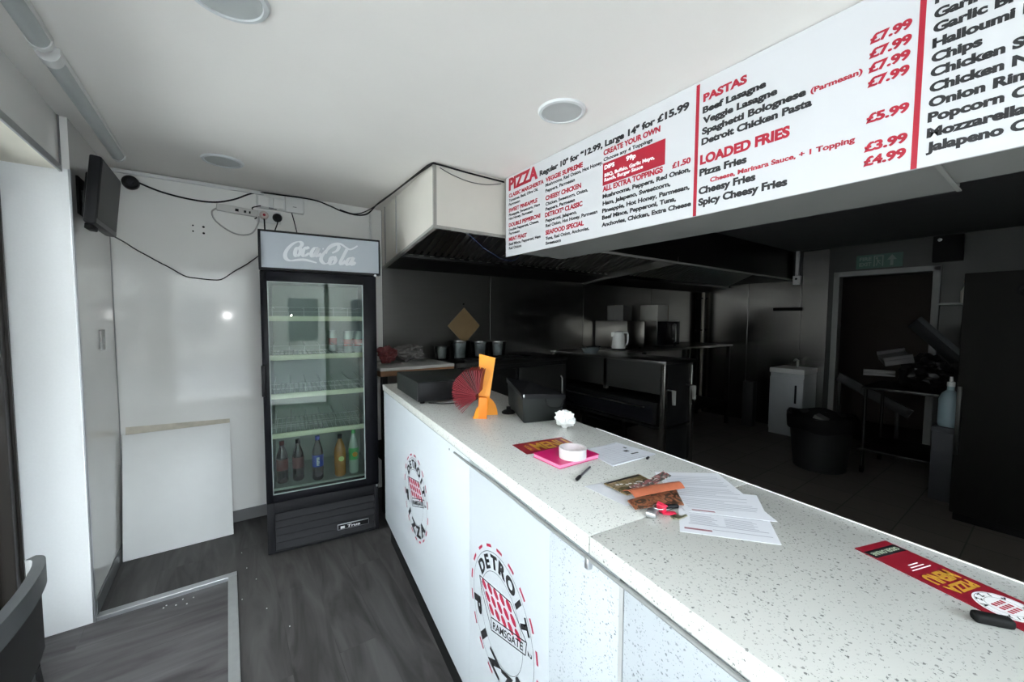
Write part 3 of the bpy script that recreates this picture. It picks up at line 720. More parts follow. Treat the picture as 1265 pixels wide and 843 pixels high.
    MB().box(L(0.238), L(0.436), -0.001, 0.006, 0.068, 0.106, 0.002).build('badge_plate', M_ALU, go)
    MB().box(L(0.242), L(0.432), -0.0016, 0, 0.072, 0.102).build('badge_field', M_BLACK, go, False)
    t = MB(); put_text(t, 'True', (L(0.295), -0.003, 0.077), (0.97, 0, 0), (0.22, 0, 0.97), 0.019, 0.085, 0.03); t.box(L(0.256), L(0.282), -0.003, -0.0016, 0.076, 0.092)
    t.build('badge_lettering', M_INKW, go, False)
    # shelves
    for zt in (1.487, 1.243, 1.002, 0.752):
        s = MB()
        for k in range(22):
            x = gx0-0.005+(gx1-gx0+0.03)*k/21.0
            s.tube([(x, 0.075, zt-0.006), (x, 0.53, zt-0.006)], 0.0018, 6)
        for y in (0.08, 0.3, 0.52): s.tube([(gx0-0.01, y, zt-0.010), (gx1+0.03, y, zt-0.010)], 0.003, 6)
        for x in [gx0+0.02+(gx1-gx0-0.02)*k/6 for k in range(7)]:
            s.tube([(x, 0.09, zt), (x, 0.09, zt+0.055), (x, 0.5, zt+0.055)], 0.0018, 6)
        for zz in (0.028, 0.055): s.tube([(gx0, 0.09, zt+zz), (gx1+0.02, 0.09, zt+zz)], 0.0015, 6)
        so = s.build('shelf', mat('shelf_wire', (0.50, 0.53, 0.50), 0.35), f)
        MB().box(gx0-0.012, gx1+0.025, 0.050, 0.068, zt-0.032, zt, 0.002).build('price_strip', mat('price_strip_cream', (0.66, 0.66, 0.50), 0.4), so)
fridge()

def fw(n, dd, z): return cw(n, FD+dd, z)
def bottle(loc, label, liquid, lab, cap, text=None, h=0.27, r=0.034, group=None, labtone=None, tcol=None):
    b = empty('soft_drink_bottle', loc, -CA, label, 'bottle', group)
    k = h/0.27; 
    prof = [(0.0, 0.0), (r*0.8, 0.0), (r, 0.012), (r*0.96, 0.04), (r, 0.075), (r, 0.16*k), (r*0.9, 0.185*k), (r*0.62, 0.215*k), (0.0135, 0.238*k), (0.0125, 0.255*k), (0.0, 0.255*k)]
    MB().lathe(prof, 24).build('bottle_body', liquid, b)
    MB().cyl((0, 0, 0.248*k), (0, 0, 0.272*k), 0.0148, seg=20).build('cap', cap, b)
    lo = MB().lathe([(r+0.0006, 0.085*k), (r+0.001, 0.087*k), (r+0.001, 0.156*k), (r+0.0006, 0.158*k)], 24).build('label_band', lab, b)
    if text:
        t = MB(); put_text(t, text, (0.008, -r-0.003, 0.094*k), (0, 0, 1), (-1, 0, 0), 0.017, 0.055, 0.05)
        t.build('label_lettering', M_INKW, lo, False)
    if tcol:
        t = MB(); t.cyl((0.004, -r-0.004, 0.120*k), (0.004, -r+0.004, 0.120*k), 0.017, seg=20); t.build('label_disc', tcol, lo, False)
    return b
M_COLA = mat('cola', (0.012, 0.006, 0.004), 0.12)
M_AMBER = mat('amber_drink', (0.34, 0.15, 0.03), 0.12)
M_CLEARB = mat('clear_lemonade', (0.34, 0.42, 0.38), 0.1)
M_BLUE = mat('label_blue', (0.02, 0.05, 0.34), 0.35)
M_GREEN = mat('label_green', (0.08, 0.38, 0.12), 0.35)
M_PALEGREEN = mat('label_lime', (0.55, 0.62, 0.18), 0.4)
bottle(fw(0.135, 0.11, 0.40), 'cola bottle with a blue label on the bottom shelf of the fridge', M_COLA, M_BLUE, M_BLUE, 'PEPSI', 0.29)
bottle(fw(0.272, 0.11, 0.40), 'amber drink bottle with a round pale label on the fridge bottom shelf', M_AMBER, M_AMBER, M_BLACK, None, 0.28, 0.037, tcol=M_PALEGREEN)
bottle(fw(0.362, 0.13, 0.40), 'clear lemonade bottle with a green label on the fridge bottom shelf', M_CLEARB, M_GREEN, M_GREEN, None, 0.30, 0.033, tcol=M_YEL)
M_DRED = mat('label_dark_red', (0.10, 0.02, 0.015), 0.4)
bottle(fw(-0.072, 0.16, 0.40), 'dark cola bottle furthest left on the fridge bottom shelf', M_COLA, M_DRED, M_DRED, None, 0.27)
bottle(fw(0.020, 0.16, 0.40), 'dark cola bottle between the leftmost bottle and the blue-labelled one', M_COLA, M_DRED, M_BLACK, None, 0.27)
def can(loc, label):
    c = empty('drink_can', loc, -CA, label, 'can', 'slim cans in the fridge')
    MB().lathe([(0, 0), (0.021, 0), (0.0265, 0.008), (0.0265, 0.132), (0.0235, 0.145), (0.0228, 0.147), (0.021, 0.144), (0, 0.144)], 24).build('can_body', mat('can_silver', (0.62, 0.62, 0.62), 0.3, 0.3), c)
    MB().lathe([(0.0268, 0.045), (0.0270, 0.047), (0.0270, 0.090), (0.0268, 0.092)], 24).build('label_band', mat('can_red_label', (0.45, 0.06, 0.05), 0.4), c)
    return c
c0 = can(fw(0.337, 0.135, 1.2395), 'silver slim can at front left of the group on the second fridge shelf')
copy_thing(c0, fw(0.404, 0.135, 1.2395), None, 'silver slim can at the front right end of the second fridge shelf')
copy_thing(c0, fw(0.376, 0.215, 1.2395), None, 'silver slim can standing behind the front pair on the second fridge shelf')
copy_thing(c0, fw(0.260, 0.33, 1.2395), None, 'silver slim can far back on its own on the second fridge shelf')

# ================================================================== things on the counter
def thing_c(name, n, d, z, rot, label, cat, group=None):
    return empty(name, cw(n, d, z), -CA+rot, label, cat, group)

def cash_drawer():
    c = thing_c('cash_drawer', 0.735, 2.17, ZT, 0, 'black cash drawer at the far end of the counter beside the fridge', 'cash drawer')
    x0, x1, y0, y1 = -0.19, 0.19, -0.225, 0.225
    MB().box(x0, x1, y0+0.012, y1, 0.012, 0.112, 0.004).build('case', M_CHARC, c)
    MB().box(x0-0.001, x1+0.001, y0, y0+0.014, 0.014, 0.108, 0.003).build('drawer_front', M_BLACK, c)
    for x in (x0+0.03, x1-0.03):
        for y in (y0+0.03, y1-0.03): MB().cyl((x, y, 0), (x, y, 0.014), 0.012, seg=16).build('foot', M_BLACKM, c)
    MB().cyl((0.1, y0-0.003, 0.07), (0.1, y0+0.002, 0.07), 0.009, seg=20).build('lock', M_ALUD, c)
    pts = [cw(0.60, 1.948, ZT+0.004), cw(0.66, 1.90, ZT+0.0035), cw(0.74, 1.885, ZT+0.0035), cw(0.82, 1.90, ZT+0.0035), cw(0.86, 1.935, ZT+0.004)]
    tag(MB().tube(pts, 0.003, 8, smooth_n=6).build('cable', M_BLACK), 'black cable looped on the counter in front of the cash drawer', 'cable')
cash_drawer()

# orange leaflet holder with its fan of menus
def holder():
    yaw = math.radians(-26)
    h = empty('leaflet_holder', cw(0.724, 1.575, ZT), yaw, 'orange leaflet holder standing on the counter with red leaflets', 'leaflet holder')
    # local x runs across the plate, y away from the viewer
    def plate(mb, b0, b1, t0, t1, th):
        hexa(mb, [(b0[0], b0[1], b0[2]), (b1[0], b1[1], b1[2]), (b1[0], b1[1]+th, b1[2]), (b0[0], b0[1]+th, b0[2])],
                 [(t0[0], t0[1], t0[2]), (t1[0], t1[1], t1[2]), (t1[0], t1[1]+th, t1[2]), (t0[0], t0[1]+th, t0[2])])
    m = MB(); plate(m, (-0.016, 0.0, 0.0), (0.020, -0.012, 0.0), (-0.008, 0.03, 0.276), (0.062, 0.018, 0.258), 0.012)
    m.build('back_plate', M_ORANGE, h, False)
    m = MB(); plate(m, (-0.018, -0.03, 0.0), (0.018, -0.036, 0.0), (-0.014, -0.026, 0.092), (0.020, -0.034, 0.090), 0.034)
    m.build('pocket', mat('orange_card_deep', (0.74, 0.19, 0.008), 0.4, var=0.03), h, False)
    m = MB(); m.box(-0.040, -0.016, -0.028, 0.0, 0, 0.006).prism([(-0.038, 0.0), (-0.016, 0.0), (-0.016, 0.050), (-0.026, 0.040)], -0.024, -0.004, Matrix(((1, 0, 0, 0), (0, 0, 1, 0), (0, 1, 0, 0), (0, 0, 0, 1))))
    m.build('side_support', M_ORANGE, h, False)
    poly = [(0.022, 0.0), (0.074, 0.0)] + [(0.022+0.052*math.cos(a)*(0.88+0.12*math.cos(a)), 0.082*math.sin(a)) for a in [PI/2*k/10 for k in range(1, 11)]]
    m = MB(); m.prism(poly, 0.030, 0.044, Matrix(((1, 0, 0, 0), (0, 0, 1, 0), (0, 1, 0, 0), (0, 0, 0, 1)))); m.build('foot', M_ORANGE, h, False)
    # fan of leaflets hinged at the pocket mouth
    pivot = Vector((-0.012, -0.022, 0.098))
    rng = random.Random(4)
    RW = Matrix.Rotation(yaw, 3, 'Z')
    base = cw(0.724, 1.575, ZT)
    n = 36
    for i in range(n):
        t = i/(n-1)
        th = math.radians(84 + 137*t + rng.uniform(-0.8, 0.8))
        L = 0.116+0.010*math.sin(t*PI)+rng.uniform(-0.002, 0.002)
        tilt = 0.30
        ax = Vector((0.42, 1.0, 0.20)).normalized()       # hinge runs away from the viewer
        u = Vector((math.cos(th), 0, math.sin(th))); u = (u-ax*u.dot(ax)).normalized()
        nn = ax.cross(u)
        mb = MB()
        W = 0.085; T = 0.0011
        r0 = 0.016; segs = 5
        prev = None
        bend = (t-0.5)*-0.018
        cs = []
        for k in range(segs+1):
            s = r0+(L-r0)*k/segs
            cs.append(pivot+u*s+nn*bend*((k/segs)**2))
        cs = [c + Vector((0, 0, max(0, 0.004-(c.z)))) for c in cs]
        a = [c-ax*0.010 for c in cs]; b = [c+ax*(W-0.010)*0.55 for c in cs]
        poly_b = [p-nn*T for p in a]+[p-nn*T for p in b[::-1]]
        for k in range(segs):
            T0 = 0.0003+T*k/segs*0.8; T1 = 0.0003+T*(k+1)/segs*0.8
            hexa(mb, [a[k]-nn*T0, a[k+1]-nn*T1, b[k+1]-nn*T1, b[k]-nn*T0], [a[k]+nn*T0, a[k+1]+nn*T1, b[k+1]+nn*T1, b[k]+nn*T0])
        dark = mat('leaflet_photo_dark', (0.05, 0.02, 0.016), 0.3, var=0.6, scale=60)
        mm = dark if (t > 0.14 and t < 0.36 and i % 2 == 0) else (M_LEAF if i % 2 else M_LEAF2)
        o = mb.build('folded_leaflet', mm, None, False, loc=base, rotz=yaw)
        tag(o, 'folded red menu leaflet in the fan pushed into the orange holder', 'leaflet', 'leaflets fanned in the orange holder')
holder()

def till():
    t = thing_c('touchscreen_till', 0.925, 1.53, ZT, 0, 'black touchscreen till seen from behind beside the orange leaflet holder', 'till')
    b = MB()
    hexa(b, [(-0.099, -0.142, 0.002), (0.085, -0.165, 0.002), (0.115, 0.160, 0.012), (-0.005, 0.160, 0.012)],
            [(-0.105, -0.140, 0.108), (0.085, -0.168, 0.096), (0.115, 0.160, 0.104), (-0.010, 0.162, 0.126)])
    bmesh.ops.bevel(b.bm, geom=b.bm.edges[:], offset=0.006, segments=2, affect='EDGES', profile=0.5)
    b.build('housing', M_CHARC, t)
    s = MB(); hexa(s, [(-0.108, -0.144, 0.106), (0.090, -0.172, 0.093), (0.118, 0.164, 0.100), (-0.013, 0.166, 0.124)],
                      [(-0.110, -0.144, 0.126), (0.090, -0.172, 0.110), (0.118, 0.164, 0.117), (-0.015, 0.166, 0.146)])
    s.build('screen_bezel', M_BLACK, t)
    MB().lathe([(0, 0), (0.030, 0), (0.032, 0.006), (0.022, 0.013), (0.010, 0.016), (0.010, 0.03), (0, 0.03)], 24, (-0.062, 0.055, 0)).build('foot', M_BLACKM, t)
    MB().sphere((-0.100, -0.146, 0.117), 0.0055, sub=2, sc=(0.7, 1, 1.5)).build('screw', M_ALU, t)
    MB().tube([(0.0, -0.155, 0.098), (0.003, -0.166, 0.074), (0.02, -0.170, 0.062), (0.06, -0.174, 0.058), (0.072, -0.176, 0.072), (0.082, -0.172, 0.090)], 0.003, 8, smooth_n=6).build('cable', M_BLACKM, t)
till()

def crumple(name, c, r, m, label, cat, seed, sc=(1, 1, 0.85), amp=0.35):
    mb = MB(); mb.sphere((0, 0, 0), r, sub=4, sc=sc)
    off = Vector((seed*3.1, seed*1.7, seed)); rg = random.Random(int(seed*10))
    # crumpled sheet: a few random flats cut into the ball, then fine folds
    flats = [(Vector((rg.uniform(-1, 1), rg.uniform(-1, 1), rg.uniform(-0.7, 1))).normalized(), rg.uniform(0.55, 0.88)) for _ in range(16)]
    for v in mb.bm.verts:
        n = Vector((v.co.x/sc[0], v.co.y/sc[1], v.co.z/sc[2])).normalized()
        k = 1.12 + 0.35*noise.noise(n*1.7+off)
        for fv, fd in flats:
            q = n.dot(fv)
            if q > 0.05: k = min(k, fd/q)
        k += amp*0.9*(abs(noise.noise(n*3.1+off))-0.15) + amp*0.45*(abs(noise.noise(n*7.0+off))-0.15) + amp*0.12*noise.noise(n*15.0+off)
        v.co = Vector((n.x*sc[0], n.y*sc[1], n.z*sc[2]))*r*k
    zmin = min(v.co.z for v in mb.bm.verts)
    for v in mb.bm.verts:
        v.co.z -= zmin
    for v in mb.bm.verts:
        if v.co.z < r*0.10: v.co.z = 0.0
    o = mb.build(name, m, None, True, loc=c)
    return tag(o, label, cat)
crumple('crumpled_tissue', cw(0.935, 1.262, ZT), 0.044, M_TISSUE, 'crumpled white tissue on the counter near the till', 'tissue', 3.3)

def leaflet(n, d, rot, zoff, label, L=0.205, W=0.088, sheen=None):
    """flyer, length along local x, the emblem at +x end, reading with its top at +x"""
    f = thing_c('menu_leaflet', n, d, ZT+zoff, rot, label, 'leaflet')
    T = 0.0012
    MB().box(-L/2, L/2, -W/2, W/2, 0, T).build('sheet', M_LEAF2, f, False)
    up = Vector((1, 0, 0)); right = Vector((0, -1, 0)); z = T+0.0003
    k = MB(); k.box(-L/2+0.014, -L/2+0.034, -W/2+0.002, W/2-0.002, T, T+0.0002); k.build('dark_band', M_INK, f, False)
    t = MB(); put_text(t, 'ORDER ONLINE', (-L/2+0.020, 0, z), right, up, 0.009, 0.070, 0.03, True); t.build('band_lettering', mat('print_pale_green', (0.42, 0.50, 0.36), 0.5), f, False)
    t = MB()
    put_text(t, 'MENU', (-0.022, 0, z), right, up, 0.024, 0.064, 0.05, True)
    put_text(t, 'PIZZA', (0.006, 0, z), right, up, 0.019, 0.062, 0.05, True); t.build('title_lettering', M_YEL, f, False)
    w_ = MB()
    for a, b in ((-0.036, 0.05), (-0.042, 0.035), (-0.048, 0.025)): w_.box(a, a+0.0016, -b/2, b/2, T, z)
    w_.build('small_print', M_INKW, f, False); w_ = MB()
    w_.cyl((0.063, 0, T), (0.063, 0, z), 0.0335, seg=40); w_.build('emblem_disc', M_INKW, f, False)
    e = MB()
    for r in (0.031, 0.021):
        for i in range(40):
            a0, a1 = 2*PI*i/40, 2*PI*(i+1)/40
            e.face([(0.063+q*math.cos(a), q*math.sin(a), z+0.0003) for q, a in ((r-0.0005, a0), (r-0.0005, a1), (r, a1), (r, a0))])
    def rt(txt, a0, a1, outward, cap):
        for i, ch in enumerate(txt):
            a = math.radians(a0+(a1-a0)*i/(len(txt)-1))
            u2 = (up*math.sin(a)+right*math.cos(a))*(1 if outward else -1); r2 = u2.cross(Vector((0, 0, 1)))
            o = Vector((0.063, 0, z+0.0004))+(up*math.sin(a)+right*math.cos(a))*0.026-u2*cap/2
            put_text(e, ch, o, r2, u2, cap, None, 0.05, True)
    rt('DETROIT', 150, 30, True, 0.0065); rt('PIZZA', 205, 335, False, 0.0075); e.build('emblem_lettering', M_INK, f, False)
    s = MB()
    for j in range(3):
        for i in range(4):
            y = -0.011+0.0072*i; x = 0.063+0.010-0.0085*j
            s.face([(x-0.003, y-0.0024, z+0.0005), (x-0.003, y+0.0024, z+0.0005), (x+0.003, y+0.0034, z+0.0005), (x+0.003, y-0.0014, z+0.0005)])
    s.build('emblem_slices', M_RED, f, False)
    return f
leaflet(0.948, 0.205, math.radians(-90-11), 0.0, 'red pizza menu leaflet with a white emblem, next to the small black case', 0.225, 0.088)
f = thing_c('menu_leaflet', 0.752, 1.116, ZT, math.radians(-2), 'red leaflet with tall yellow letters partly under the pink pad', 'leaflet')
MB().box(-0.101, 0.101, -0.052, 0.052, 0, 0.0012).build('sheet', M_LEAF2, f, False)
m = MB(); put_text(m, 'MENU', (-0.048, -0.036, 0.0016), (1, 0, 0), (0, 1, 0), 0.070, 0.138, 0.03); m.build('title_lettering', M_YEL, f, False)
m = MB(); put_text(m, 'PIZZA', (-0.062, -0.030, 0.0016), (0, 1, 0), (-1, 0, 0), 0.012, 0.058, 0.03); m.build('side_lettering', M_YEL, f, False)

def black_case():
    m = MB().box(-0.022, 0.022, -0.008, 0.008, 0, 0.014, 0.005, seg=3)
    tag(m.build('lighter_case', M_BLACKM, None, True, cw(0.868, 0.143, ZT), -CA+math.radians(-50)), 'small black rounded case beside the red leaflet with the white emblem', 'case')
black_case()

def pad():
    p = thing_c('pink_notepad', 0.742, 0.985, ZT, math.radians(6), 'bright pink notepad with a roll of tape on it', 'notepad')
    MB().box(-0.080, 0.080, -0.060, 0.060, 0.0016, 0.0115).build('pages', mat('pink_paper_edge', (0.72, 0.25, 0.42), 0.6), p, False)
    MB().box(-0.082, 0.082, -0.062, 0.062, 0.0115, 0.0130).box(-0.082, 0.082, -0.062, 0.062, 0, 0.0016).build('cover', M_PINK, p, False)
    t = MB().lathe([(0.0345, 0), (0.0415, 0), (0.0415, 0.030), (0.0345, 0.030), (0.0345, 0)], 48)
    o = empty('tape_roll', cw(0.742, 0.952, ZT+0.0131), 0, 'white roll of sticky tape lying on the pink notepad', 'tape roll')
    t.build('tape', mat('tape_white', (0.62, 0.59, 0.60), 0.4), o)
    MB().lathe([(0.0325, 0.001), (0.0344, 0.001), (0.0344, 0.029), (0.0325, 0.029), (0.0325, 0.001)], 48).build('core', mat('tape_core', (0.62, 0.55, 0.56), 0.7), o)
pad()

def pen():
    p = thing_c('ballpoint_pen', 0.703, 0.852, ZT, math.atan2(0.055, 0.091), 'dark ballpoint pen on the counter by the pink notepad', 'pen')
    MB().cyl((-0.03, 0, 0.0052), (0.053, 0, 0.0042), 0.0034, 0.003, seg=16).build('barrel', mat('pen_grey', (0.09, 0.09, 0.10), 0.35), p)
    MB().lathe([(0.0, -0.056), (0.0045, -0.053), (0.0052, -0.045), (0.0048, -0.030), (0.0, -0.030)], 16, M=Matrix.Translation((0, 0, 0.0053)) @ Matrix.Rotation(PI/2, 4, 'Y')).build('cap', M_BLACK, p)
pen()

def sheet(name, pts, zoff, th, m, label, cat, curl=None, group=None):
    """paper cut to the given outline (counter frame)"""
    cn = sum(p[0] for p in pts)/len(pts); cd = sum(p[1] for p in pts)/len(pts)
    q = [(p[0]-cn, p[1]-cd) for p in pts]
    mb = MB()
    if not curl: mb.prism(q, 0, th)
    else:
        N = 14
        def P(u, v):
            a = Vector(q[0]).lerp(Vector(q[1]), u); b = Vector(q[3]).lerp(Vector(q[2]), u)
            c = a.lerp(b, v); return Vector((c.x, c.y, curl(u, v)))
        for i in range(N):
            for j in range(N):
                u0, u1, v0, v1 = i/N, (i+1)/N, j/N, (j+1)/N
                g = [P(u0, v0), P(u1, v0), P(u1, v1), P(u0, v1)]; dz = Vector((0, 0, th))
                hexa(mb, g, [x+dz for x in g])
        bmesh.ops.remove_doubles(mb.bm, verts=mb.bm.verts, dist=1e-5)
    r = tag(mb.build(name, m, None, False, cw(cn, cd, ZT+zoff), -CA), label, cat, group)
    return r, q
def print_lines(r, q, rows, m, z, name='printed_lines', th=0.0022, seed=1, mrg=(0.08, 0.94)):
    rng = random.Random(seed); mb = MB()
    A, B_, C_, D_ = [Vector(p) for p in q]
    for v, u0, u1, h in rows:
        def P(u, vv):
            return A.lerp(B_, u).lerp(D_.lerp(C_, u), vv)
        a = P(u0, v); b = P(u1, v); c = P(u1, v+h); d = P(u0, v+h)
        mb.face([(a.x, a.y, z), (b.x, b.y, z), (c.x, c.y, z), (d.x, d.y, z)])
    mb.build(name, m, r, False)
rng = random.Random(7)
# printed A4 letters
q2 = [(0.686, 0.524), (0.826, 0.640), (1.000, 0.480), (0.817, 0.397)]
A4a = [(0.686, 0.524), (0.817, 0.397), (0.995, 0.545), (0.864, 0.672)]
r, q = sheet('printed_letter', A4a, 0.0, 0.0006, M_PAPER, 'white printed sheet showing below the larger letter on the counter', 'paper')
rows = [(0.86, 0.06, 0.24, 0.018)]
print_lines(r, q, [(0.17, 0.10, 0.93, 0.012), (0.40, 0.08, 0.93, 0.010), (0.45, 0.08, 0.6, 0.010)]+[(0.20+0.028*i, 0.12, 0.42-0.03*(i % 3), 0.010) for i in range(6)]+[(0.20+0.028*i, 0.50, 0.84-0.04*(i % 2), 0.010) for i in range(6)]+[(0.10, 0.35, 0.95, 0.010)], M_GREYINK, 0.0009)
print_lines(r, q, [(0.06, 0.05, 0.34, 0.030)], mat('print_dull_red', (0.28, 0.12, 0.14), 0.6), 0.0010, 'letterhead')
A4b = [(0.768, 0.575), (0.890, 0.768), (1.040, 0.678), (0.902, 0.448)]
r, q = sheet('printed_letter', A4b, 0.0009, 0.0006, M_PAPER, 'large white printed letter lying uppermost in the middle of the counter', 'paper')
rows = []
for i in range(23):
    if i in (6, 13): continue
    e = 0.95-rng.random()*0.12 if i % 4 else 0.6
    rows.append((0.05, 0.0, 0.0, 0.0))
rowsb = []
for i in range(24):
    u = 0.10+0.034*i
    if i in (7, 15): continue
    rowsb.append((u, rng.uniform(0.86, 0.95) if i % 5 else 0.6))
mb = MB(); A, B_, C_, D_ = [Vector(p) for p in q]
def PB(u, v): 
    w_ = A.lerp(B_, u).lerp(D_.lerp(C_, u), v); return (w_.x, w_.y, 0.0009)
for u, e in rowsb:
    # lines run across the sheet, top of the letter at the far side
    mb.face([PB(u, 0.08), PB(u+0.010, 0.08), PB(u+0.010, e), PB(u, e)])
mb.build('printed_lines', M_GREYINK, r, False)
mb = MB(); mb.face([PB(0.035, 0.10), PB(0.06, 0.10), PB(0.06, 0.36), PB(0.035, 0.36)]); mb.build('letterhead', mat('print_dull_red', (0.28, 0.12, 0.14), 0.6), r, False)
# white backing sheet with magazine clippings over it
r, q = sheet('white_sheet', [(0.655, 0.790), (0.668, 0.655), (0.820, 0.655), (0.838, 0.775)], 0.0, 0.0005, M_PAPER, 'plain white sheet under the folded food magazines', 'paper', curl=lambda u, v: 0.004*max(0, u-0.6)*(1-v))
M_FOOD = mat_picture('food_photo', [(0.012, 0.012, 0.010), (0.09, 0.075, 0.03), (0.17, 0.12, 0.05), (0.26, 0.19, 0.12), (0.05, 0.06, 0.02)], 38)
M_FOOD2 = mat_picture('food_photo_red', [(0.04, 0.015, 0.01), (0.16, 0.05, 0.025), (0.30, 0.12, 0.06), (0.05, 0.03, 0.02)], 46)
r, q = sheet('food_magazine', [(0.702, 0.768), (0.706, 0.690), (0.822, 0.692), (0.829, 0.770)], 0.0042, 0.003, M_FOOD, 'folded magazine with dark food photographs on the white sheet', 'magazine')
mb = MB()
pts = [Vector((-0.045+0.012*i, 0.012-0.004*i+0.003*math.sin(i*2.4), 0.0033)) for i in range(8)]
for i in range(7):
    a, b = pts[i], pts[i]+Vector((0.008, -0.003, 0)); mb.face([a, b, b+Vector((0.001, 0.006, 0)), a+Vector((0.001, 0.006, 0))])
mb.tube([Vector((0.020+0.012*math.cos(t*0.5), -0.008+0.012*math.sin(t*0.5), 0.0034)) for t in range(-3, 5)], 0.0008, 6)
mb.build('cover_lettering', M_INKW, r, False)
MB().box(-0.058, 0.058, 0.030, 0.037, 0.003, 0.0033).build('black_border', M_INK, r, False)
r, q = sheet('glossy_leaflet', [(0.684, 0.668), (0.668, 0.628), (0.784, 0.590), (0.838, 0.655)], 0.0006, 0.002, M_FOOD2, 'dark red glossy leaflet under the orange curled one', 'leaflet', curl=lambda u, v: 0.010*math.sin(v*PI)*0.3+0.004)
r, q = sheet('pale_leaflet', [(0.722, 0.700), (0.718, 0.672), (0.835, 0.668), (0.850, 0.705)], 0.0065, 0.0015, mat_picture('pale_print', [(0.55, 0.52, 0.50), (0.05, 0.06, 0.05), (0.30, 0.10, 0.10), (0.60, 0.58, 0.55)], 55), 'pale curled leaflet between the food magazine and the orange leaflet', 'leaflet', curl=lambda u, v: 0.012+0.014*v*v+0.004*u)
r, q = sheet('orange_leaflet', [(0.690, 0.690), (0.690, 0.650), (0.838, 0.630), (0.846, 0.664)], 0.008, 0.0015, mat('orange_print', (0.34, 0.095, 0.045), 0.4, var=0.45, scale=40), 'orange leaflet with a curled edge on the pile of magazines', 'leaflet', curl=lambda u, v: 0.012+0.016*math.sin(u*PI)*0.5-0.006*(v-0.5)**2)

def keys():
    k = thing_c('bunch_of_keys', 0.716, 0.598, ZT, 0, 'bunch of keys with a red tag on the counter', 'keys')
    MB().box(-0.018, 0.012, -0.010, 0.012, 0.001, 0.012, 0.003, Matrix.Rotation(0.5, 4, 'Z') @ Matrix.Translation((-0.022, 0.012, 0))).build('key_head', M_ALU, k)
    t = MB(); t.box(-0.009, 0.009, -0.008, 0.008, 0.012, 0.015, 0.001, Matrix.Translation((0.004, 0.004, 0.004)) @ Matrix.Rotation(0.5, 4, 'Y')).box(-0.016, 0.014, -0.009, 0.006, 0.001, 0.004, 0.001, Matrix.Translation((0.012, -0.013, 0)) @ Matrix.Rotation(-0.6, 4, 'Z')).box(-0.004, 0.008, -0.009, 0.009, 0.002, 0.020, 0.001)
    t.build('red_tag', mat('tag_red', (0.60, 0.02, 0.06), 0.4), k)
    b = MB(); b.cyl((0, 0, 0.002), (0, 0, 0.0035), 0.009, seg=20, M=Matrix.Translation((0.012, -0.034, 0))).box(0, 0.03, -0.003, 0.003, 0.0015, 0.0035, 0, Matrix.Translation((-0.004, -0.032, 0)) @ Matrix.Rotation(0.3, 4, 'Z'))
    b.box(0.0, 0.032, -0.003, 0.003, 0.003, 0.005, 0, Matrix.Translation((0.002, -0.042, 0)) @ Matrix.Rotation(0.05, 4, 'Z')).build('key_blade', mat('key_brass', (0.48, 0.46, 0.32), 0.3, 0.8), k)
    MB().box(-0.016, 0.030, -0.006, 0.006, 0.001, 0.010, 0.004, Matrix.Translation((0.025, 0.006, 0)) @ Matrix.Rotation(-0.35, 4, 'Z')).build('fob', M_BLACK, k)
    MB().tube([(0.012*math.cos(a)-0.004, 0.012*math.sin(a)+0.002, 0.013) for a in [2*PI*i/16 for i in range(17)]], 0.0012, 6).build('ring', M_ALU, k)
keys()

# laminated order sheets
r, q = sheet('laminated_sheet', [(0.818, 0.858), (0.832, 1.006), (0.985, 1.020), (1.012, 0.872)], 0.0, 0.003, mat('laminate_pale', (0.62, 0.64, 0.69), 0.25, var=0.02), 'pale laminated form with grey edges on the counter beside the pink notepad', 'paper')
mb = MB()
mb.box(-0.09, 0.09, -0.072, -0.069, 0.003, 0.0034).box(-0.082, 0.06, 0.070, 0.074, 0.003, 0.0034)
for i in range(9): mb.box(-0.062+0.002*i, 0.05+0.004*(i % 3), -0.058+0.013*i, -0.0565+0.013*i, 0.003, 0.0033)
mb.box(-0.064, -0.0625, -0.058, 0.055, 0.003, 0.0033).box(-0.005, -0.0035, -0.058, 0.055, 0.003, 0.0033)
mb.build('printed_table', M_GREYINK, r, False)
MB().box(0.028, 0.045, -0.01, 0.004, 0.003, 0.0034).box(0.052, 0.060, 0.016, 0.03, 0.003, 0.0034).box(0.03, 0.06, -0.035, -0.028, 0.003, 0.0034).build('dark_marks', M_INK, r, False)
pc = MB().cyl((0, 0, 0.004), (0.012, 0, 0.004), 0.004, seg=12)
tag(pc.build('pen_cap', M_BLACK, None, True, cw(0.952, 0.852, ZT), 0.3), 'small black pen cap at the near edge of the laminated form', 'pen cap')

# ================================================================== shop wall things
def lean_board():
    b = empty('white_board_panel', (-0.28, 3.235, 0), 0, 'plain white square panel leaning on the back wall beside the fridge', 'panel')
    M = Matrix.Rotation(-math.radians(12.2), 4, 'X')
    # tilt about the front bottom edge, top leans back to the wall
    MB().box(-0.275, 0.272, 0, 0.016, 0.0, 0.752, 0.002, M @ Matrix.Translation((0, 0, 0.0036))).build('face_board', mat('board_white', (0.84, 0.84, 0.82), 0.4, var=0.03), b)
    t = MB(); Mt = M @ Matrix.Translation((0, 0.0165, 0.0036))
    hexa(t, [Mt @ Vector(p) for p in ((-0.272, 0, 0.0), (0.272, 0, 0.0), (0.272, 0.014, 0.0), (-0.272, 0.014, 0.0))], [Mt @ Vector(p) for p in ((-0.262, 0, 0.800), (0.272, 0, 0.780), (0.272, 0.014, 0.780), (-0.262, 0.014, 0.800))])
    t.build('backing_board', mat('board_edge_dirty', (0.58, 0.53, 0.44), 0.7, var=0.35, scale=14), b, False)
lean_board()

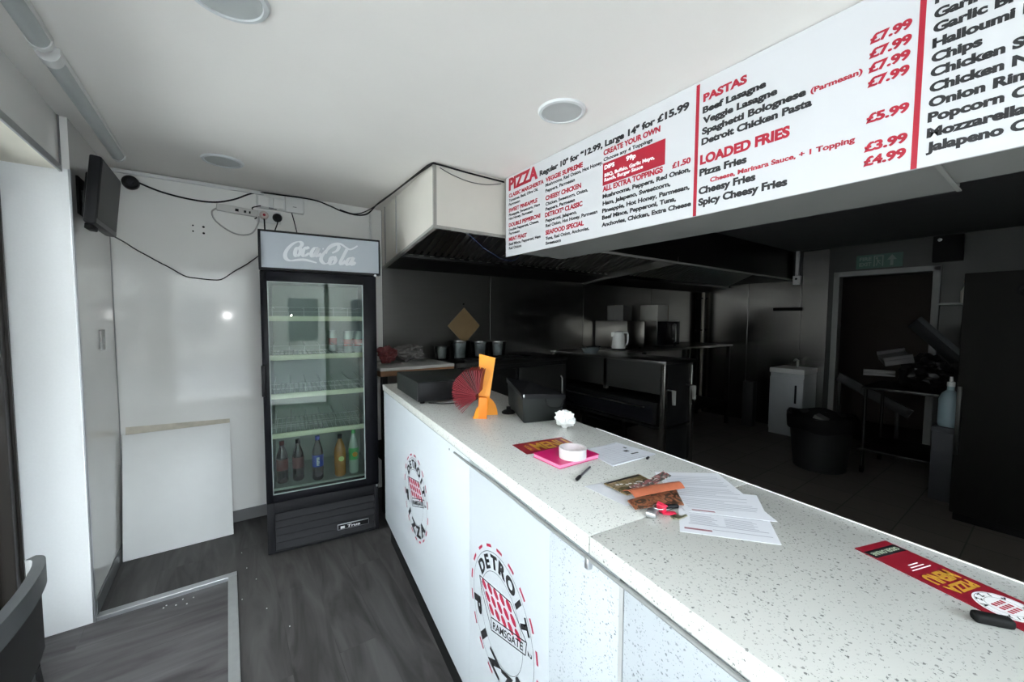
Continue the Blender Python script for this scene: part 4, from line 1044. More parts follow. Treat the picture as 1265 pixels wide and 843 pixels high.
def tv():
    t = empty('wall_television', (-0.57, 2.83, 2.06), 0, 'small dark television tilted on a bracket beside the black security camera', 'television')
    tilt = math.atan2(0.03, 0.29)
    M = Matrix.Translation((0.105, 0, 0)) @ Matrix.Rotation(tilt, 4, 'Y')
    MB().box(-0.042, 0.0, -0.205, 0.205, -0.155, 0.155, 0.008, M).build('casing', M_BLACK, t)
    MB().box(0.0, 0.0015, -0.19, 0.198, -0.128, 0.142, 0, M).build('screen', mat('screen_dark', (0.030, 0.030, 0.028), 0.4, spec=0.15), t, False)
    MB().box(0.0, 0.002, -0.203, 0.2, -0.150, -0.130, 0, M).build('lower_bezel', mat('tv_bezel_grey', (0.07, 0.07, 0.068), 0.4), t)
    MB().box(-0.065, -0.042, -0.13, 0.13, -0.12, 0.09, 0.008, M).build('back_bulge', M_BLACKM, t)
    MB().box(0.0005, 0.010, -0.05, 0.12, -0.09, 0.09, 0.002).box(0.008, 0.05, -0.02, 0.03, -0.03, 0.03, 0.004).build('bracket', M_BLACKM, t)
    s = MB().box(-0.05, -0.02, -0.14, -0.05, -0.175, -0.150, 0.004, M); s.build('sound_bar', M_BLACKM, t)
tv()

def downlight(x, y, label, r=0.105):
    d = empty('ceiling_downlight', (x, y, CEIL), 0, label, 'ceiling light', 'round ceiling lights')
    MB().lathe([(r*0.80, -0.001), (r*0.84, -0.010), (r*0.95, -0.008), (r, 0.0), (r*0.80, 0.0)], 48).build('rim', mat('light_rim', (0.66, 0.68, 0.68), 0.4), d)
    MB().lathe([(0, -0.007), (r*0.81, -0.006), (r*0.82, 0.0), (0, 0)], 48).build('diffuser', mat('light_diffuser', (0.46, 0.48, 0.47), 0.5), d)
    return d
d1 = downlight(1.215, 1.335, 'round white recessed ceiling light above the counter beside the menu board')
d2 = copy_thing(d1, (0.004, 2.905, CEIL), None, 'round white ceiling light near the back wall above the fridge corner')
d3 = copy_thing(d1, (0.025, 1.425, CEIL), None, 'round white ceiling light furthest from the back wall')

def batten(y0, y1, label):
    b = empty('strip_light', (-0.465, (y0+y1)/2, CEIL), 0, label, 'strip light', 'ceiling strip lights')
    l = (y1-y0)/2
    MB().box(-0.030, 0.030, -l, l, -0.022, 0, 0.003).build('body', M_WHITE, b)
    prof = [(0.027*math.cos(a), -0.020-0.030*math.sin(a)) for a in [PI*i/12 for i in range(13)]]
    Mx = Matrix(((1, 0, 0, 0), (0, 0, 1, 0), (0, 1, 0, 0), (0, 0, 0, 1)))
    MB().prism(prof, -l+0.04, l-0.02, Mx).build('diffuser', mat('batten_diffuser', (0.44, 0.47, 0.46), 0.35), b)
    pr = [(0.031*math.cos(a), -0.020-0.034*math.sin(a)) for a in [PI*i/12 for i in range(13)]]
    MB().prism(pr, -l, -l+0.05, Mx).build('end_cap', M_WHITE, b); MB().prism(pr, l-0.022, l, Mx).build('end_cap', M_WHITE, b)
    return b
b1 = batten(2.03, 3.10, 'long white strip light on the ceiling, ending above the television')
copy_thing(b1, (-0.465, 1.44, CEIL), None, 'long white strip light on the ceiling, the one further from the television')

def camera_dome():
    c = empty('security_camera', (-0.462, BACK, 2.303), 0, 'small round black security camera on the back wall near the ceiling', 'camera')
    Mx = Matrix.Rotation(PI/2, 4, 'X')
    MB().lathe([(0, 0), (0.038, 0), (0.042, 0.015), (0.040, 0.04), (0.028, 0.05), (0, 0.05)], 32, M=Mx).build('case', M_BLACK, c)
    MB().lathe([(0, 0.05), (0.020, 0.05), (0.016, 0.057), (0, 0.06)], 24, M=Mx).build('lens', mat('lens_glass', (0.02, 0.02, 0.025), 0.08), c)
camera_dome()

def sockets():
    y = BACK
    s = empty('double_socket', (0.268, y, 2.205), 0, 'white double wall socket behind the fridge top with plugs in it', 'socket')
    MB().box(-0.075, 0.075, -0.012, 0, -0.044, 0.044, 0.003).build('face_plate', M_WHITE, s)
    MB().box(-0.055, -0.043, -0.014, -0.010, 0.02, 0.036, 0.001).box(0.043, 0.055, -0.014, -0.010, 0.02, 0.036, 0.001).build('switch', M_WHITE, s)
    p = empty('plug', (0.318, y-0.0125, 2.205), 0, 'black plug in the wall socket above the fridge', 'plug')
    MB().lathe([(0, 0), (0.030, 0), (0.031, 0.016), (0.022, 0.032), (0, 0.034)], 28, M=Matrix.Rotation(PI/2, 4, 'X')).build('body', M_BLACK, p)
    MB().tube([(0, -0.03, -0.018), (-0.004, -0.035, -0.05), (-0.02, -0.04, -0.10), (-0.03, -0.05, -0.16)], 0.004, 8, smooth_n=5).build('flex', M_BLACK, p)
    p = empty('plug', (0.235, y-0.0125, 2.210), 0, 'pale round plug with a red centre in the wall socket above the fridge', 'plug')
    MB().lathe([(0, 0), (0.028, 0), (0.029, 0.016), (0.020, 0.030), (0, 0.031)], 28, M=Matrix.Rotation(PI/2, 4, 'X')).build('body', mat('plug_pale', (0.62, 0.52, 0.48), 0.5), p)
    MB().lathe([(0, 0.031), (0.009, 0.031), (0.009, 0.034), (0, 0.034)], 16, M=Matrix.Rotation(PI/2, 4, 'X')).build('fuse_mark', M_RED, p)
    MB().tube([(0, -0.02, -0.026), (0.001, -0.024, -0.06), (0.002, -0.03, -0.15)], 0.005, 8, smooth_n=4).build('flex', M_BLACKM, p)
    b = empty('twin_switch_box', (0.285, y, 2.305), 0, 'white surface box with two square adaptors above the wall socket', 'switch box')
    MB().box(-0.095, 0.085, -0.026, 0, -0.045, 0.045, 0.004).build('back_box', M_WHITE, b)
    MB().box(-0.088, -0.018, -0.052, -0.026, -0.04, 0.038, 0.006).box(0.008, 0.074, -0.042, -0.026, -0.038, 0.03, 0.005).build('adaptor', mat('adaptor_white', (0.76, 0.75, 0.72), 0.4), b)
    MB().box(-0.02, 0.03, -0.030, -0.024, -0.043, -0.034).build('grey_label', M_BASE, b)
    r = empty('router_box', (0.432, y, 2.315), 0, 'white plastic router box on the back wall beside the socket adaptors', 'router')
    MB().box(-0.062, 0.062, -0.030, 0, -0.058, 0.058, 0.008).build('case', M_WHITE, r)
    MB().box(-0.012, 0.012, -0.0306, -0.029, -0.018, -0.014).build('light_mark', M_BASE, r)
    MB().tube([(-0.02, -0.016, -0.055), (-0.005, -0.02, -0.12), (0.012, -0.03, -0.21)], 0.0035, 8, smooth_n=4).build('lead', M_BLACK, r)
    e = empty('extension_bar', (0.085, y, 2.222), math.radians(0), 'white extension bar with two dark sockets on the back wall', 'extension bar')
    M = Matrix.Rotation(math.radians(3), 4, 'Y')
    MB().box(-0.125, 0.115, -0.028, 0, -0.024, 0.024, 0.006, M).build('case', mat('extension_white', (0.60, 0.59, 0.56), 0.5), e)
    MB().box(-0.02, 0.0, -0.0292, -0.027, -0.010, 0.008, 0, M).box(0.03, 0.044, -0.0292, -0.027, -0.010, 0.006, 0, M).box(0.06, 0.07, -0.0292, -0.027, -0.010, 0.006, 0, M).build('outlet', M_BLACKM, e)
    MB().tube([(-0.12, -0.012, 0.0), (-0.15, -0.012, -0.03), (-0.13, -0.012, -0.09), (-0.05, -0.012, -0.15), (0.02, -0.012, -0.165), (0.08, -0.012, -0.14), (0.115, -0.012, -0.07), (0.12, -0.012, -0.02)], 0.005, 8, smooth_n=6).build('white_flex', mat('flex_grey', (0.45, 0.44, 0.42), 0.6), e)
    k = MB().tube([(0.215, y-0.055, 2.268), (0.19, y-0.04, 2.262), (0.165, y-0.02, 2.25), (0.185, y-0.016, 2.215), (0.19, y-0.016, 2.19), (0.178, y-0.012, 2.18)], 0.004, 8, smooth_n=6)
    tag(k.build('short_black_lead', M_BLACK), 'short black lead looping down beside the adaptors on the back wall', 'cable')
    h = MB()
    for dx, dz in ((0, 0), (0, -0.038), (0.056, -0.003), (0.056, -0.045)): h.cyl((-0.17+dx, y-0.003, 2.088+dz), (-0.17+dx, y+0.001, 2.088+dz), 0.007 if dx else 0.005, seg=12)
    tag(h.build('screw_holes', M_BLACKM), 'cluster of four small dark screw holes in the white back wall', 'screw holes', None, 'stuff')
    w_ = empty('light_switch', (-0.57, 3.10, 1.35), 0, 'white light switch plate on the wall below the television', 'switch')
    MB().box(0, 0.010, -0.04, 0.04, -0.055, 0.055, 0.003).build('plate', mat('switch_plate', (0.55, 0.55, 0.53), 0.4), w_)
    MB().box(0.010, 0.014, -0.012, 0.012, -0.02, 0.02, 0.002).build('rocker', M_WHITE, w_)
sockets()

def wires():
    y = BACK-0.012
    c = [(-0.43, y-0.02, 2.31), (-0.319, y, 2.276), (-0.178, y, 2.255), (-0.05, y, 2.258), (0.06, y, 2.295), (0.19, y, 2.365), (0.35, y-0.02, 2.372), (0.56, y-0.02, 2.374), (0.68, y-0.01, 2.35), (0.76, y-0.01, 2.325), (0.88, y-0.01, 2.312), (0.965, y-0.02, 2.335)]
    c += [(0.985, 3.20, 2.372), (0.988, 2.82, 2.372), (0.985, 2.40, 2.374), (0.99, 2.215, 2.376), (1.03, 2.186, 2.374), (1.24, 2.186, 2.368), (1.49, 2.186, 2.366)]
    tag(MB().tube(c, 0.0055, 8, smooth_n=6).build('black_cable', M_BLACK), 'long black cable sagging along the back wall and round the white hood box', 'cable')
    c = [(0.75, y-0.01, 2.334), (0.86, y-0.012, 2.317), (0.95, y-0.03, 2.350), (0.980, 3.1, 2.362), (0.982, 2.5, 2.366), (0.99, 2.20, 2.368)]
    tag(MB().tube(c, 0.004, 8, smooth_n=6).build('second_black_cable', M_BLACK), 'second thinner black cable beside the long one along the hood box top', 'cable')
    c = [(1.04, 2.192, 2.36), (1.12, 2.19, 2.335), (1.24, 2.19, 2.318), (1.36, 2.19, 2.325), (1.47, 2.19, 2.352)]
    tag(MB().tube(c, 0.0028, 8, smooth_n=6).build('grey_wire', mat('wire_grey', (0.12, 0.12, 0.11), 0.5)), 'thin grey wire hanging in a shallow loop across the hood box front', 'cable')
    c = [(-0.50, 2.93, 1.915), (-0.47, 3.15, 1.905), (-0.44, 3.30, 1.885), (-0.40, 3.39, 1.862), (-0.35, BACK-0.016, 1.83), (-0.30, BACK-0.013, 1.80), (-0.22, y, 1.748), (-0.16, y, 1.738), (-0.07, y, 1.732), (-0.02, y, 1.742), (0.05, y, 1.80), (0.12, y, 1.852), (0.185, y, 1.91), (0.22, y-0.01, 1.945)]
    tag(MB().tube(c, 0.0035, 8, smooth_n=6).build('television_cable', M_BLACK), 'thin black cable drooping from the television to behind the fridge', 'cable')
    tag(MB().box(0.985, 1.0, BACK-0.02, BACK, 2.0, CEIL-0.02, 0.002).build('conduit', M_WHITE), 'white vertical conduit on the back wall between fridge and hood', 'conduit')
wires()

def chair():
    c = empty('dining_chair', (-0.62, 1.545, -0.015), 0, 'dark grey wooden chair with a curved back by the window', 'chair')
    zf = 0.015
    wood = mat('chair_grey_paint', (0.085, 0.090, 0.092), 0.38, var=0.1, scale=20, stretch=(6, 1, 6))
    dark = mat('chair_dark_leather', (0.014, 0.013, 0.012), 0.45)
    W = 0.225
    path = [(0.118, 0.236, 0.722), (0.139, 0.212, 0.725), (0.157, 0.14, 0.732), (0.166, 0.04, 0.735), (0.166, -0.04, 0.735), (0.157, -0.14, 0.732), (0.139, -0.212, 0.725), (0.118, -0.236, 0.722)]
    MB().sweep_rect([(a, b, c_+zf) for a, b, c_ in path], 0.026, 0.062, n=5).build('crest_rail', wood, c)
    MB().sweep_rect([(0.140, 0.19, 0.60+zf), (0.150, 0.1, 0.60+zf), (0.153, 0, 0.60+zf), (0.150, -0.1, 0.60+zf), (0.140, -0.19, 0.60+zf)], 0.014, 0.22, n=4).build('backrest', dark, c)
    MB().box(-0.29, 0.13, -0.22, 0.22, 0.435+zf, 0.475+zf, 0.015, seg=3).build('seat', dark, c)
    MB().box(-0.28, 0.125, -0.21, 0.21, 0.39+zf, 0.436+zf, 0.004).build('seat_frame', wood, c)
    for sx, sy in ((1, 1), (1, -1), (-1, 1), (-1, -1)):
        m = MB()
        if sx > 0: m.sweep_rect([(0.17, sy*0.205, 0), (0.112, sy*0.205, 0.42+zf), (0.132, sy*0.206, 0.70+zf)], 0.030, 0.03, n=4)
        else: m.sweep_rect([(-0.29, sy*0.21, 0), (-0.262, sy*0.20, 0.42+zf)], 0.03, 0.03)
        m.build('leg', dark if sx > 0 else wood, c)
chair()

def crumbs():
    rg = random.Random(11); m = MB()
    for x, y in ((-0.30, 2.645), (-0.31, 2.63), (-0.235, 2.655), (-0.19, 2.64), (-0.215, 2.60), (-0.26, 2.62)):
        m.sphere((x, y, -0.0135), 0.004, sub=1, sc=(1, 1.3, 0.5))
    for x, y in ((0.03, 2.95), (0.09, 2.6), (0.12, 2.3), (0.05, 2.75), (0.02, 2.45), (0.20, 2.1)):
        m.sphere((x, y, 0.001), 0.003, sub=1, sc=(1, 1.3, 0.5))
    tag(m.build('paint_crumbs', M_WHITE), 'scattered tiny white crumbs on the dark plank floor by the metal strip', 'crumbs', None, 'stuff')
crumbs()

# ================================================================== kitchen
def hood():
    h = empty('extraction_hood', (1.0, 2.2, 1.9), 0, 'big extraction hood over the back worktops, one end boxed in white', 'extraction hood')
    yF = 2.195; xL, xLb = 1.0, 1.085; zF, zB = 2.022, 1.905; ZC = CEIL-0.0005; YB = BACK-0.005
    # white cladding: left end and left part of the front
    m = MB()
    hexa(m, [(xL, yF, zF), (xL+0.012, yF, zF), (xLb+0.012, YB, zB), (xLb, YB, zB)], [(xL, yF, ZC), (xL+0.012, yF, ZC), (xLb+0.012, YB, ZC), (xLb, YB, ZC)])
    m.box(xL, 1.9, yF, yF+0.012, zF, ZC)
    wb(m, 'white_cladding', M_CLAD, h, False)
    wb(MB().box(1.9, 6.19, yF, yF+0.012, zF, ZC), 'steel_front', M_STEELD, h, False)
    t = MB(); t.box(xL-0.004, 6.19, yF-0.004, yF+0.02, zF-0.014, zF+0.004)
    hexa(t, [(xL-0.004, yF, zF-0.014), (xL+0.02, yF, zF-0.014), (xLb+0.02, YB, zB-0.014), (xLb-0.004, YB, zB-0.014)], [(xL-0.004, yF, zF+0.004), (xL+0.02, yF, zF+0.004), (xLb+0.02, YB, zB+0.004), (xLb-0.004, YB, zB+0.004)])
    t.box(xL+0.0, xL+0.018, yF-0.002, yF+0.014, zF, ZC)
    wb(t, 'edge_trim', mat('hood_trim', (0.34, 0.33, 0.30), 0.5, 0.3), h)
    wb(MB().box(xL+0.045, xL+0.0545, 2.97, 2.975, zF-0.06, ZC), 'panel_seam', M_ALUD, h)
    wb(MB().box(1.070, 1.10, 3.30, 3.31, 1.92, ZC), 'panel_seam', M_ALUD, h)
    # divider between the two hood bays
    d = MB(); hexa(d, [(3.49, yF, zF-0.014), (3.515, yF, zF-0.014), (3.515, YB, zB-0.012), (3.49, YB, zB-0.012)], [(3.49, yF, zF+0.05), (3.515, yF, zF+0.05), (3.515, YB, zB+0.05), (3.49, YB, zB+0.05)])
    wb(d, 'bay_divider', M_STEELB, h)
    # sloping filter bank, its slats running down to a gutter
    def bank(x0, x1, k, slats):
        y0, z0, y1, z1 = 2.26, 2.30, 3.02, 1.985
        wd = (x1-x0)/k
        for i in range(k):
            f = MB(); a = x0+wd*i+0.004; b = x0+wd*(i+1)-0.004
            n = Vector((0, z0-z1, y1-y0)).normalized()
            def slab(xa, xb, off, th, ya=y0, za=z0, yb=y1, zb=z1):
                o = n*off; o2 = n*(off+th)
                hexa(f, [Vector((xa, ya, za))+o, Vector((xb, ya, za))+o, Vector((xb, yb, zb))+o, Vector((xa, yb, zb))+o],
                        [Vector((xa, ya, za))+o2, Vector((xb, ya, za))+o2, Vector((xb, yb, zb))+o2, Vector((xa, yb, zb))+o2])
            slab(a, b, 0.03, 0.008)
            slab(a, a+0.02, -0.002, 0.03); slab(b-0.02, b, -0.002, 0.03)
            for s in range(slats):
                xc = a+0.03+(b-a-0.06)*(s+0.5)/slats
                slab(xc-(b-a)/slats*0.27, xc+(b-a)/slats*0.27, 0.0, 0.008)
            wb(f, 'filter_panel', mat_get_filter(), h, False)
    bank(1.115, 3.48, 5, 7)
    bank(3.525, 6.17, 5, 7)
    g = MB().box(1.10, 3.488, 3.02, 3.09, 1.95, 1.985, 0.004).box(3.52, 6.18, 3.02, 3.09, 1.95, 1.985, 0.004)
    wb(g, 'gutter', M_STEELD, h)
    r = MB()
    for i in range(26): r.box(1.16+0.09*i, 1.20+0.09*i, 3.017, 3.02, 1.972, 1.978)
    wb(r, 'gutter_clips', M_STEELB, h)
    b = MB(); hexa(b, [(1.10, 3.09, 1.95), (3.488, 3.09, 1.95), (3.488, YB, zB), (1.10, YB, zB)], [(1.10, 3.09, 1.96), (3.488, 3.09, 1.96), (3.488, YB, zB+0.01), (1.10, YB, zB+0.01)])
    hexa(b, [(3.52, 3.09, 1.95), (6.18, 3.09, 1.95), (6.18, YB, zB), (3.52, YB, zB)], [(3.52, 3.09, 1.96), (6.18, 3.09, 1.96), (6.18, YB, zB+0.01), (3.52, YB, zB+0.01)])
    wb(b, 'back_tray', M_STEELD, h)
    tag(MB().tube([(1.22, 2.24, 2.03), (1.27, 2.21, 1.985), (1.34, 2.2, 1.93), (1.42, 2.2, 1.895), (1.50, 2.22, 1.875), (1.62, 2.25, 1.88), (1.68, 2.25, 1.95), (1.70, 2.25, 2.03)], 0.003, 8, smooth_n=6).build('blue_cable', mat('cable_blue', (0.02, 0.035, 0.09), 0.4)), 'thin blue cable hanging below the hood front edge beside the menu board', 'cable')
def mat_get_filter():
    return MATS.get('filter') or mat_steel('filter', (0.28, 0.265, 0.245), 0.45)
hood()

# square card hung by its corner on the steel splashback
m = MB().box(-0.125, 0.125, -0.004, 0, -0.125, 0.125, 0.001, Matrix.Rotation(PI/4, 4, 'Y'))
tag(m.build('diamond_card', M_BRASS, None, True, (1.872, BACK-0.0045, 1.405), 0), 'brown square card hung cornerwise on the steel splashback', 'card')
tag(MB().cyl((1.865, BACK-0.012, 1.615), (1.865, BACK-0.004, 1.615), 0.008, seg=12).build('wall_hook', M_BLACKM), 'tiny dark hook on the steel splashback above the brown card', 'hook')

def back_worktop():
    w_ = empty('prep_worktop', (1.7, 3.15, 0), 0, 'white topped prep worktop with a brown edge along the steel wall beyond the counter', 'worktop')
    MB().box(-0.80, -0.20, -0.24, 0.272, 1.085, 1.108, 0.002).build('white_top', mat('prep_top', (0.50, 0.49, 0.46), 0.4), w_)
    MB().box(-0.80, -0.20, -0.235, 0.27, 1.045, 1.0845).build('chipboard_core', M_WOOD, w_)
    for x in (-0.76, -0.24):
        for y in (-0.19, 0.23): MB().box(x-0.02, x+0.02, y-0.02, y+0.02, 0, 1.045).build('leg', M_STEELD, w_)
    MB().box(-0.78, -0.22, -0.2, 0.25, 0.40, 0.43).build('lower_shelf', M_STEELD, w_)
back_worktop()
def cold_unit():
    u = empty('counter_fridge', (2.12, 3.14, 0), 0, 'dark steel counter fridge along the splashback carrying the clear tubs', 'counter fridge')
    MB().box(-0.61, 0.62, -0.24, 0.28, 0.08, 1.07, 0.004).build('body', M_BLACKM, u)
    MB().box(-0.615, 0.63, -0.25, 0.282, 1.0705, 1.108, 0.004).build('top', M_STEELD, u)
    for x in (-0.30, 0.31):
        d = MB().box(x-0.29, x+0.29, -0.258, -0.241, 0.14, 1.03, 0.004).build('door', M_STEELD, u)
        MB().tube([(x+0.22, -0.259, 0.6), (x+0.22, -0.28, 0.62), (x+0.22, -0.28, 0.9), (x+0.22, -0.259, 0.92)], 0.007, 8).build('handle', M_STEELB, d)
    for x in (-0.55, 0.56):
        for y in (-0.2, 0.24): MB().cyl((x, y, 0), (x, y, 0.085), 0.022, seg=14).build('leg', M_STEELD, u)
cold_unit()
ZW = 1.1085
crumple('food_bag', (1.06, 3.22, ZW), 0.085, mat('bag_red_print', (0.20, 0.05, 0.05), 0.5, var=0.7, scale=30), 'crumpled red printed food bag on the prep worktop, nearest the fridge', 'bag', 5.2, (1.2, 1, 0.8))
crumple('plastic_bag', (1.26, 3.24, ZW), 0.10, mat('bag_clear', (0.22, 0.21, 0.20), 0.25, var=0.4, scale=26), 'crumpled grey plastic bag between the red bag and the clear tubs', 'bag', 8.4, (1.3, 1, 0.75))
def tub(x, y, s, label, n=3):
    t = empty('plastic_tub', (x, y, ZW), 0, label, 'tub', 'clear food tubs')
    MB().lathe([(0, 0), (0.062*s, 0), (0.066*s, 0.004), (0.080*s, 0.13*s), (0.085*s, 0.132*s), (0.085*s, 0.136*s), (0.076*s, 0.134*s), (0.063*s, 0.007), (0, 0.006)], 28).build('tub_wall', M_CLEAR, t)
    MB().lathe([(0, 0.012), (0.060*s, 0.012), (0.074*s, 0.122*s), (0, 0.124*s)], 28).build('nested_tubs', mat('tub_frost', (0.34, 0.36, 0.365), 0.35, var=0.15, scale=10, stretch=(1, 1, 12)), t)
    return t
t0 = tub(1.56, 3.26, 0.85, 'small clear plastic tub nearest the crumpled grey plastic bag')
tub(1.74, 3.27, 1.2, 'largest clear plastic tub stack of the row on the counter fridge')
tub(1.96, 3.27, 1.1, 'clear plastic tub stack next after the largest one')
tub(2.16, 3.27, 1.05, 'clear plastic tub stack furthest from the crumpled bags')
def trays():
    t = empty('black_tray', (1.90, 2.985, ZW), 0, 'flat black baking tray lying in front of the clear tubs', 'tray')
    MB().box(-0.30, 0.42, -0.09, 0.10, 0, 0.006, 0.002).build('base', M_BLACK, t)
    f = MB().box(-0.30, 0.42, -0.095, -0.088, 0, 0.022, 0.002).box(-0.30, 0.42, 0.098, 0.105, 0, 0.022, 0.002).box(-0.307, -0.298, -0.09, 0.10, 0, 0.022, 0.002).box(0.418, 0.427, -0.09, 0.10, 0, 0.022, 0.002)
    f.build('rim', M_BLACKM, t)
trays()

def bench():
    b = empty('steel_bench', (3.2, 2.7, 0), 0, 'tall stainless steel bench with a deep apron reaching out from the back wall', 'bench')
    x0, x1, y0, y1 = -0.22, 0.25, -0.75, 0.72
    MB().box(x0, x1, y0, y1, 1.095, 1.12, 0.003).build('top', M_STEEL, b)
    MB().box(x0+0.012, x0+0.02, y0+0.05, y1, 0.83, 1.095).build('apron', mat_steel('apron_steel', (0.15, 0.148, 0.142), 0.4), b)
    for x in (x0+0.025, x1-0.03):
        for y in (y0+0.03, y1-0.04): MB().box(x-0.022, x+0.022, y-0.022, y+0.022, 0, 1.095, 0.003).build('leg', M_STEELV, b)
    MB().box(x0+0.012, x0+0.045, -0.10, -0.06, 0.80, 1.09).build('apron_post', M_STEELB, b)
    MB().box(x0+0.02, x1-0.02, y0+0.02, y1, 0.52, 0.545).build('shelf', M_STEELD, b)
    MB().box(x0+0.03, x1-0.02, y0+0.04, y0+0.05, 0.2, 1.09).build('end_panel', M_BLACKM, b)
    o = empty('baking_oven', (3.22, 2.68, 0.5455), 0, 'dark baking oven tucked under the steel bench', 'oven')
    MB().box(-0.19, 0.2, -0.62, 0.65, 0, 0.2, 0.004).build('body', M_BLACKM, o)
    MB().box(-0.198, -0.19, -0.58, 0.6, 0.02, 0.16, 0.003).build('door', M_BLACKG, o)
    MB().tube([(-0.21, -0.5, 0.15), (-0.225, -0.5, 0.15), (-0.225, 0.5, 0.15), (-0.21, 0.5, 0.15)], 0.008, 10).build('handle', M_STEELB, o)
    for y, dz, lb in ((1.925, 0.0, 'pale cloth on the end of the steel bench, nearer the counter'), (1.920, 0.02, 'pale cloth on the end of the steel bench, nearer the basin cabinet')):
        x = 3.06 if dz == 0 else 3.36
        c = empty('hanging_cloth', (x, y, 0.84+dz), 0, lb, 'cloth')
        m = MB(); N = 10
        for i in range(N):
            u0, u1 = i/N, (i+1)/N
            f_ = lambda u: (0.03*(u-0.5)*2*(1.0), 0.012*math.sin(u*9)-0.012)
            a = f_(u0); q = f_(u1)
            hexa(m, [(a[0]*0.5, a[1], -0.09), (q[0]*0.5, q[1], -0.09), (q[0]*0.5, q[1]+0.004, -0.09), (a[0]*0.5, a[1]+0.004, -0.09)], [(a[0], a[1], 0.03), (q[0], q[1], 0.03), (q[0], q[1]+0.004, 0.03), (a[0], a[1]+0.004, 0.03)])
        m.build('cloth', mat('cloth_pale', (0.24, 0.235, 0.22), 0.9), c)
        MB().cyl((0, -0.014, 0.03), (0, 0.075, 0.03), 0.006, seg=12).build('hook', M_STEELB, c)
bench()

def prep_table():
    t = empty('steel_table', (4.6, 3.05, 0), 0, 'long steel table along the kitchen back wall carrying the microwaves', 'table')
    MB().box(-1.12, 1.2, -0.30, 0.372, 1.105, 1.13, 0.003).build('top', M_STEEL, t)
    for x in (-1.08, 0.05, 1.16):
        for y in (-0.26, 0.33): MB().box(x-0.02, x+0.02, y-0.02, y+0.02, 0, 1.105).build('leg', M_STEELD, t)
    MB().box(-1.1, 1.18, -0.28, 0.36, 0.3, 0.325).build('lower_shelf', M_STEELD, t)
prep_table()
def microwave(x, y, rot, label):
    m = empty('microwave_oven', (x, y, 1.1305), rot, label, 'microwave', 'microwaves on the steel table')
    MB().box(-0.24, 0.24, -0.15, 0.17, 0.015, 0.325, 0.006).build('case', mat_mw, m)
    MB().box(-0.238, 0.125, -0.165, -0.15, 0.02, 0.32, 0.004).build('door', M_BLACKG, m)
    MB().box(0.128, 0.238, -0.163, -0.15, 0.02, 0.32, 0.004).build('control_panel', M_BLACK, m)
    MB().tube([(0.105, -0.165, 0.05), (0.105, -0.19, 0.06), (0.105, -0.19, 0.28), (0.105, -0.165, 0.29)], 0.007, 10).build('handle', M_STEELB, m)
    for sx in (-0.2, 0.2):
        for sy in (-0.12, 0.13): MB().cyl((sx, sy, 0), (sx, sy, 0.016), 0.014, seg=12).build('foot', M_BLACKM, m)
    return m
mat_mw = mat_steel('microwave_steel', (0.46, 0.44, 0.41), 0.3)
mw = microwave(4.60, 3.14, 0, 'silver microwave showing its black door, nearer the corner pipes')
copy_thing(mw, (3.86, 3.16, 1.1305), PI/2, 'silver microwave standing behind the white kettle')
def carton(x, y, z, sx, sy, sz, rot, m, label):
    c = empty('cardboard_carton', (x, y, z), rot, label, 'carton')
    MB().box(-sx/2, sx/2, -sy/2, sy/2, 0, sz, 0.003).build('carton_body', m, c)
    MB().box(-sx/2+0.002, sx/2-0.002, -0.012, 0.012, sz, sz+0.0015).build('tape_strip', M_BRASS, c)
    return c
M_CART = mat('carton_white', (0.36, 0.345, 0.31), 0.7)
M_CARTD = mat('carton_brown', (0.16, 0.11, 0.07), 0.8)
carton(4.50, 3.14, 1.4565, 0.22, 0.26, 0.20, 0.0, M_CART, 'whitish carton on top of the microwave with the black door showing')
carton(4.80, 3.20, 1.4565, 0.10, 0.10, 0.21, 0.2, M_CARTD, 'narrow brown carton beside the white one on the microwave')
carton(3.80, 3.12, 1.4565, 0.24, 0.20, 0.18, 0.25, mat('carton_grey', (0.08, 0.077, 0.072), 0.8), 'dark grey carton on top of the microwave behind the kettle')
def kettle():
    k = empty('electric_kettle', (3.56, 2.93, 1.1305), math.radians(-35), 'white electric kettle on the steel table in front of a microwave', 'kettle')
    MB().lathe([(0, 0), (0.078, 0), (0.08, 0.018), (0, 0.018)], 28).build('power_base', M_BLACK, k)
    MB().lathe([(0, 0.019), (0.072, 0.019), (0.074, 0.04), (0.062, 0.16), (0.052, 0.20), (0.02, 0.215), (0, 0.217)], 28).build('jug', M_WHITE, k)
    MB().prism([(-0.05, -0.02), (-0.085, 0.0), (-0.05, 0.02)], 0.15, 0.20).build('spout', M_WHITE, k)
    MB().tube([(0.05, 0, 0.195), (0.095, 0, 0.19), (0.105, 0, 0.15), (0.10, 0, 0.08), (0.07, 0, 0.05)], 0.011, 10, smooth_n=5).build('handle', M_WHITE, k)
kettle()
def dish():
    d = empty('glass_dish', (3.10, 2.92, 1.1205), 0, 'shallow glass dish with a spoon on the steel bench', 'dish')
    MB().lathe([(0, 0), (0.07, 0), (0.10, 0.05), (0.115, 0.055), (0.112, 0.058), (0.096, 0.054), (0.068, 0.006), (0, 0.006)], 32).build('bowl', mat('dish_glass', (0.10, 0.115, 0.12), 0.1), d)
    MB().tube([(-0.02, 0, 0.03), (-0.10, -0.02, 0.07), (-0.16, -0.04, 0.10)], 0.004, 8).build('spoon_handle', M_STEELB, d)
dish()

